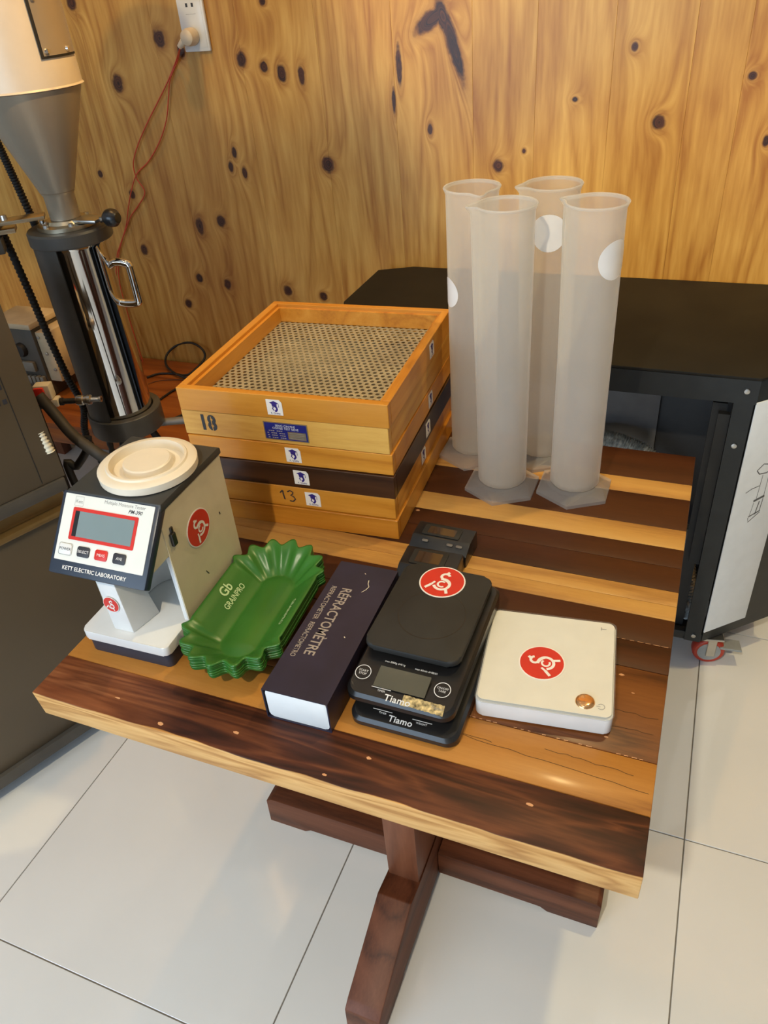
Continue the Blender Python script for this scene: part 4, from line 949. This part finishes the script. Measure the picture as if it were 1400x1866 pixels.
# ---------------------------------------------------------------- collector canister and cone hopper
CX, CY = -0.485, 0.814
cn = thing('chaff_collector', 'grey collector stand holding a shiny steel canister under a cone hopper', 'machine', (CX, CY, 0.0))
zb = 0.545
YA = math.degrees(math.atan2(-0.449 - CY, 0.745 - CX))           # azimuth towards the viewer
lathe('base_ring', [(0.0, zb), (0.083, zb), (0.085, zb + 0.003), (0.085, zb + 0.048), (0.083, zb + 0.050), (0.069, zb + 0.050), (0.066, zb + 0.030), (0.0, zb + 0.030)], GREY, cn, 56)
lathe('back_shell', [(0.076, zb + 0.05), (0.076, 0.985), (0.080, 0.985), (0.080, zb + 0.05), (0.076, zb + 0.05)], GREY, cn, 40, a0=YA - 212, a1=YA - 28)
bpy.context.view_layer.update()
lathe('top_cap', [(0.0, 0.9855), (0.082, 0.9855), (0.084, 0.988), (0.084, 1.010), (0.081, 1.014), (0.0, 1.014)], GREY, cn, 56)
cup = lathe('steel_canister', [(0.0, zb + 0.033), (0.062, zb + 0.033), (0.066, zb + 0.038), (0.066, 0.975), (0.068, 0.978), (0.068, 0.983), (0.0, 0.983)], CHROME, cn, 64); cup['label'] = 'mirror-polished steel canister'
hdir = Vector((math.cos(R(YA + 62)), math.sin(R(YA + 62)), 0))
HZ = Vector((0, 0, 0.013)); hp = [hdir * 0.064 + Vector((0, 0, 0.915)), hdir * 0.080 + Vector((0, 0, 0.922)), hdir * 0.104 + Vector((0, 0, 0.917)), hdir * 0.107 + Vector((0, 0, 0.905)), hdir * 0.107 + Vector((0, 0, 0.845)), hdir * 0.104 + Vector((0, 0, 0.833)), hdir * 0.082 + Vector((0, 0, 0.832)), hdir * 0.064 + Vector((0, 0, 0.835))]
tube('handle', [q + HZ for q in hp], 0.0085, CHROME, cn, 10, 4)
kd = Vector((math.cos(R(YA + 20)), math.sin(R(YA + 20)), 0))
lathe('bolt', [(0, 0.014), (0.006, 0.012), (0.007, 0.0)], STEEL, cn, 12, tuple(Vector((math.cos(R(YA + 4)), math.sin(R(YA + 4)), 0)) * 0.0665 + Vector((0, 0, 0.690))), (R(90), 0, R(YA + 94)))
lathe('flange', [(0.0, 1.0145), (0.060, 1.0145), (0.060, 1.022), (0.044, 1.024), (0.040, 1.030), (0.0, 1.030)], BRASS, cn, 40)
for k in range(6):
    a = R(60 * k + 20); lathe('bolt', [(0, 0.007), (0.005, 0.006), (0.0055, 0)], STEEL, cn, 10, (0.052 * math.cos(a), 0.052 * math.sin(a), 1.022))
box('slide_gate', 0.03, 0.088, -0.022, 0.022, 1.0235, 1.031, STEEL, cn, 0.002, rot=(0, 0, R(YA + 48)))
kv = Vector((math.cos(R(YA + 48)), math.sin(R(YA + 48)), 0))
tube('gate_rod', [kv * 0.085 + Vector((0, 0, 1.027)), kv * 0.100 + Vector((0, 0, 1.029))], 0.006, STEEL, cn, 10, 1)
kb = lathe('gate_knob', [(0.0, -0.018), (0.010, -0.016), (0.0165, -0.008), (0.018, 0.0), (0.0165, 0.009), (0.010, 0.016), (0.0, 0.0175)], BLACKP, cn, 24, tuple(kv * 0.113 + Vector((0, 0, 1.031))), (0, R(90), R(YA + 48))); kb['label'] = 'glossy black ball knob'
lathe('neck', [(0.030, 1.0305), (0.030, 1.075), (0.034, 1.082)], GREYSIL, cn, 36)
lathe('cone_hopper', [(0.034, 1.0825), (0.100, 1.262)], GREYSIL, cn, 56)
lathe('upper_drum', [(0.100, 1.2625), (0.106, 1.2640), (0.103, 1.267), (0.103, 1.75)], plain('warm_lit_silver', (0.62, 0.54, 0.42, 1), 0.42, 0.1, noise=0.02), cn, 56)  # warm lamplight on the drum put into its silver colour
# hatch plate with rivets
ha = YA + 38
lathe('hatch_plate', [(0.1045, 1.315), (0.1065, 1.315), (0.1065, 1.48), (0.1045, 1.48)], GREYSIL, cn, 12, a0=ha - 13, a1=ha + 34)
lathe('hatch_gasket', [(0.1040, 1.311), (0.1054, 1.311), (0.1054, 1.484), (0.1040, 1.484)], RUBBER, cn, 12, a0=ha - 16, a1=ha + 36)
for aa, zz in ((ha - 9, 1.322), (ha - 9, 1.40), (ha + 18, 1.322)):
    d = Vector((math.cos(R(aa)), math.sin(R(aa)), 0)); lathe('rivet', [(0, 0.005), (0.004, 0.004), (0.005, 0)], CHROME, cn, 12, tuple(d * 0.106 + Vector((0, 0, zz))), (R(90), 0, R(aa + 90)))
# carrying arm of bolted plates, to the left
la = Vector((math.cos(R(YA - 95)), math.sin(R(YA - 95)), 0)); ra = YA - 95
box('arm_plate', 0.038, 0.30, -0.020, 0.020, 1.036, 1.043, BRASS, cn, 0.001, rot=(0, 0, R(ra)))
box('arm_plate', 0.10, 0.30, -0.028, 0.014, 1.018, 1.027, BRASS, cn, 0.001, rot=(0, 0, R(ra)))
for q in (0.115, 0.145, 0.175): lathe('bolt', [(0, 0.010), (0.006, 0.009), (0.007, 0)], STEEL, cn, 12, tuple(la * q + Vector((0, 0, 1.043))))
box('bracket', 0.13, 0.30, -0.012, 0.030, 0.985, 1.012, GREY, cn, 0.001, rot=(0, 0, R(ra)))
# stand: cross tube with black end caps and splayed black legs
cr = Vector((rt.x, rt.y, 0)).normalized()
tube('cross_tube', [cr * -0.035 + Vector((0, 0.02, zb - 0.011)), cr * 0.135 + Vector((0, 0.02, zb - 0.006))], 0.0095, plain('grey_tube', (0.22, 0.20, 0.18, 1), 0.4, 0.4), cn, 14, 1)
tube('end_cap', [cr * 0.136 + Vector((0, 0.02, zb - 0.006)), cr * 0.172 + Vector((0, 0.02, zb - 0.005))], 0.012, RUBBER, cn, 14, 1)
for dx, dy in ((-0.045, -0.01), (-0.02, 0.02), (0.05, 0.06)):
    tube('leg', [(dx * 0.5, dy * 0.5, zb - 0.001), (dx * 1.4, dy * 1.4, 0.30), (dx * 2.2, dy * 2.2, 0.008)], 0.009, BLACKM, cn, 10, 4)

# corrugated black conduits, hose, valve
def corr(i, n): return 0.0080 + (0.0011 if i % 2 else -0.0011)
tag(tube('flexible_conduit', [tuple(wp(-25, 365, 0.76)), tuple(wp(5, 425, 0.76)), tuple(wp(48, 520, 0.765)), tuple(wp(85, 605, 0.77)), tuple(wp(122, 685, 0.78)), tuple(wp(152, 742, 0.79)), tuple(wp(160, 800, 0.80)), (-0.60, 0.83, 0.30), (-0.62, 0.84, 0.012)], 0.008, RUBBER, None, 12, 26, rf=corr), 'long black ribbed conduit slanting down left of the canister', 'conduit')
tag(tube('flexible_conduit', [tuple(wp(-30, 205, 0.84)), tuple(wp(0, 270, 0.84)), tuple(wp(30, 335, 0.845)), tuple(wp(62, 405, 0.85)), tuple(wp(80, 440, 0.90)), tuple(wp(110, 520, 0.95)), (-0.72, 0.97, 0.60), (-0.70, 0.94, 0.30), (-0.70, 0.93, 0.012)], 0.008, RUBBER, None, 12, 26, rf=corr), 'upper black ribbed conduit rising to the top left of the picture', 'conduit')
tag(tube('rubber_hose', [tuple(wp(70, 720, 0.56)), tuple(wp(100, 755, 0.56)), tuple(wp(135, 795, 0.55)), tuple(wp(180, 828, 0.545)), tuple(wp(235, 870, 0.55)), (-0.24, 0.60, 0.30), (-0.26, 0.62, 0.014)], 0.0115, plain('grey_rubber', (0.035, 0.030, 0.024, 1), 0.6), None, 14, 10), 'thick dark rubber hose slanting down behind the moisture tester', 'hose')
tag(tube('power_cable', [tuple(wp(160, 795, 0.62)), tuple(wp(158, 820, 0.61)), tuple(wp(140, 850, 0.60)), tuple(wp(128, 862, 0.59)), (-0.44, 0.60, 0.20), (-0.44, 0.60, 0.012)], 0.0085, RUBBER, None, 10, 6), 'black cable hanging under the canister towards the cabinet', 'cable')
va = thing('gas_valve', 'white valve with a red handle and a steel quick coupling beside the cabinet', 'valve', tuple(wp(78, 722, 0.60)), 0)
vd = Vector((rt.x, rt.y, 0)).normalized()
va.rotation_euler = (0, 0, math.atan2(vd.y, vd.x))
box('valve_body', -0.010, 0.024, -0.012, 0.012, -0.004, 0.028, plain('valve_ivory', (0.68, 0.60, 0.45, 1), 0.4), va, 0.003)
box('valve_elbow', 0.004, 0.032, -0.011, 0.011, -0.022, -0.0045, plain('valve_ivory', (0, 0, 0, 1)), va, 0.003)
box('handle', -0.006, 0.014, -0.020, -0.0125, -0.010, 0.026, REDP, va, 0.002)
lathe('hose_barb', [(0.0, 0.0), (0.008, 0.0), (0.008, 0.006), (0.006, 0.007), (0.006, 0.034), (0.0, 0.034)], RUBBER, va, 16, (0.0325, 0, -0.015), (0, R(90), 0))
lathe('quick_coupling', [(0.0, 0.0), (0.009, 0.0), (0.0105, 0.004), (0.0105, 0.014), (0.0085, 0.016), (0.0085, 0.022), (0.0105, 0.024), (0.0105, 0.030), (0.006, 0.032), (0.005, 0.046), (0.0065, 0.048), (0.0065, 0.052), (0.003, 0.052), (0.003, 0.045)], STEEL, va, 20, (0.067, 0, -0.015), (0, R(90), 0))
tube('pipe', [(0.0, 0.0, -0.004), (-0.012, 0.004, -0.020), (-0.04, 0.01, -0.030), (-0.075, 0.012, -0.032)], 0.009, RUBBER, va, 12, 5)
tube('stand_pipe', [(-0.03, 0.012, -0.035), (-0.03, 0.012, -va.location.z + 0.002)], 0.009, RUBBER, va, 10, 1)

# ---------------------------------------------------------------- black cart behind on the right
ct = thing('black_cart', 'large black work cart with a dark board top against the pine wall', 'cart', (0, 0, 0))
ZT = 0.75
top_pts = [(-0.046, 1.432), (-0.046, 1.175), (0.06, 0.950), (0.872, 0.945), (1.02, 1.080), (1.02, 1.432)]
top_pts = [(0.035, 1.434), (-0.050, 1.395), (-0.048, 1.165), (0.04, 0.950), (0.872, 0.944), (1.02, 1.079), (1.02, 1.434)]
prism('table_top', top_pts, ZT - 0.006, ZT, TOPBLK, ct, 0.0015)
# steel apron under the top
bm = bmesh.new()
bbox(bm, 0.05, 0.872, 0.946, 0.956, 0.696, ZT - 0.0065); bbox(bm, -0.044, -0.034, 1.17, 1.39, 0.696, ZT - 0.0065)
finish(bm, 'apron', STEELB, ct)
def face_bar(nm, a, b, off, th, z0, z1, m_, bev=0.0005):
    d = Vector((b[0] - a[0], b[1] - a[1])); L = d.length; d.normalize()
    return box(nm, 0, L, -off - th, -off, z0, z1, m_, ct, bev, (a[0], a[1], 0), (0, 0, math.atan2(d.y, d.x)))
A_, B_ = (0.872, 0.946), (1.016, 1.079)
face_bar('corner_frame', (0.872, 0.950), (1.016, 1.083), -0.004, 0.004, 0.085, ZT - 0.0065, STEELB).location.z = 0
# move the frame inside the plate line
pn = face_bar('printed_panel', (0.8705, 0.9475), (0.955, 1.0255), 0.0007, 0.003, 0.118, 0.700, CARD); pn['label'] = 'white printed panel with a line drawing of a roaster'
bm = bmesh.new()
def PS(pts, wd): stroke(bm, pts, wd, 0)
PS([(0.036, 0.500), (0.050, 0.512), (0.066, 0.507), (0.078, 0.497), (0.062, 0.488), (0.044, 0.490), (0.036, 0.500)], 0.0024)
PS([(0.054, 0.486), (0.052, 0.425)], 0.0012); PS([(0.070, 0.486), (0.070, 0.425)], 0.0012); PS([(0.020, 0.452), (0.034, 0.458), (0.052, 0.460)], 0.0018)
PS([(0.046, 0.424), (0.072, 0.430)], 0.0055); PS([(0.048, 0.420), (0.044, 0.385)], 0.0012); PS([(0.062, 0.420), (0.058, 0.388)], 0.0026); PS([(0.070, 0.424), (0.068, 0.392)], 0.0020)
PS([(0.042, 0.386), (0.070, 0.394)], 0.0030); PS([(0.042, 0.384), (0.044, 0.372), (0.070, 0.390)], 0.0022); PS([(0.070, 0.514), (0.074, 0.55), (0.080, 0.59)], 0.0016)
dr = finish(bm, 'line_drawing', plain('pencil_print', (0.12, 0.12, 0.12, 1), 0.6), pn, (0.004, -0.0040, 0.042), FR)
bm = bmesh.new(); bbox(bm, 0.834, 0.868, 0.946, 0.962, 0.085, 0.696); finish(bm, 'front_post', STEELB, ct)
box('front_post', 0.800, 0.826, 0.972, 0.984, 0.10, 0.680, RUBBER, ct)
box('door_edge', 0.812, 0.833, 0.957, 0.969, 0.30, 0.665, BLACKM, ct)
box('bottom_rail', 0.05, 0.870, 0.948, 0.966, 0.085, 0.108, STEELB, ct, 0.001)
box('bottom_shelf', -0.03, 1.00, 1.09, 1.425, 0.090, 0.100, STEELB, ct)
box('bottom_shelf', 0.05, 0.875, 0.967, 1.089, 0.090, 0.100, STEELB, ct)
box('back_panel', -0.03, 1.00, 1.412, 1.424, 0.1005, 0.743, plain('dark_grey_panel', (0.030, 0.030, 0.032, 1), 0.5), ct)
box('inner_panel', 0.30, 0.700, 1.19, 1.198, 0.1005, 0.743, plain('pale_grey_panel', (0.14, 0.14, 0.145, 1), 0.45), ct, 0.001)
box('inner_panel', 0.7005, 0.99, 1.20, 1.208, 0.1005, 0.743, plain('dark_grey_panel', (0, 0, 0, 1)), ct, 0.001)
for px, py in ((1362, 713), (1338, 812), (1264, 1158)):
    q = wp(px, py, 0.9455); lathe('bolt', [(0, 0.004), (0.005, 0.003), (0.0055, 0)], STEEL, ct, 14, (min(q.x, 0.866), 0.9458, q.z), (R(90), 0, 0))
def castor(x, y, rz, brake):
    e = lathe('castor_wheel', [(0.0, -0.013), (0.026, -0.013), (0.032, -0.0135), (0.035, -0.011), (0.0365, -0.006), (0.0365, 0.006), (0.035, 0.011), (0.032, 0.0135), (0.026, 0.013), (0.0, 0.013)], plain('red_tyre', (0.42, 0.035, 0.015, 1), 0.4), ct, 36, (x, y, 0.0365), (R(90), 0, rz))
    hub = lathe('wheel_hub', [(0.0, -0.0145), (0.008, -0.0150), (0.022, -0.0138), (0.026, -0.0136), (0.026, 0.0136), (0.022, 0.0138), (0.008, 0.0150), (0.0, 0.0145)], plain('grey_hub', (0.30, 0.31, 0.30, 1), 0.4), e, 24)
    f_ = bmesh.new(); bbox(f_, -0.008, 0.012, -0.020, -0.0165, 0.028, 0.078); bbox(f_, -0.008, 0.012, 0.0165, 0.020, 0.028, 0.078); bbox(f_, -0.026, 0.026, -0.022, 0.022, 0.0785, 0.0845); bevel(f_, 0.001, 1)
    finish(f_, 'castor_fork', STEEL, ct, (x, y, 0), (0, 0, rz))
    if brake:
        b_ = bmesh.new(); bbox(b_, 0.022, 0.070, -0.017, 0.017, 0.050, 0.056)
        for v in b_.verts:
            if v.co.x > 0.05: v.co.z -= 0.006
        bevel(b_, 0.001, 1); finish(b_, 'brake_pedal', plain('grey_hub', (0, 0, 0, 1)), ct, (x, y, 0), (0, 0, rz))
castor(0.892, 0.985, R(12), True); castor(0.09, 1.0, R(10), False); castor(0.95, 1.36, R(10), False); castor(0.04, 1.36, R(60), False)
# coiled metal hose inside the cart
hz = [tuple(wp(px, py, yy)) for px, py, yy in ((1060, 800, 1.15), (1100, 800, 1.14), (1145, 812, 1.13), (1185, 835, 1.12), (1215, 880, 1.10), (1232, 940, 1.08), (1246, 1000, 1.06), (1252, 1060, 1.04), (1250, 1110, 1.02))]
hz += [(0.822, 1.01, 0.128), (0.76, 1.03, 0.126), (0.66, 1.06, 0.126)]
tag(tube('metal_hose', hz, 0.024, plain('dull_chain_steel', (0.55, 0.57, 0.55, 1), 0.3, 0.4, noise=0.30, nscale=120), None, 18, 22, rf=lambda i, n: 0.0190 + (0.0030 if i % 2 else -0.0015)), 'ribbed grey metal hose curling inside the black cart', 'hose')
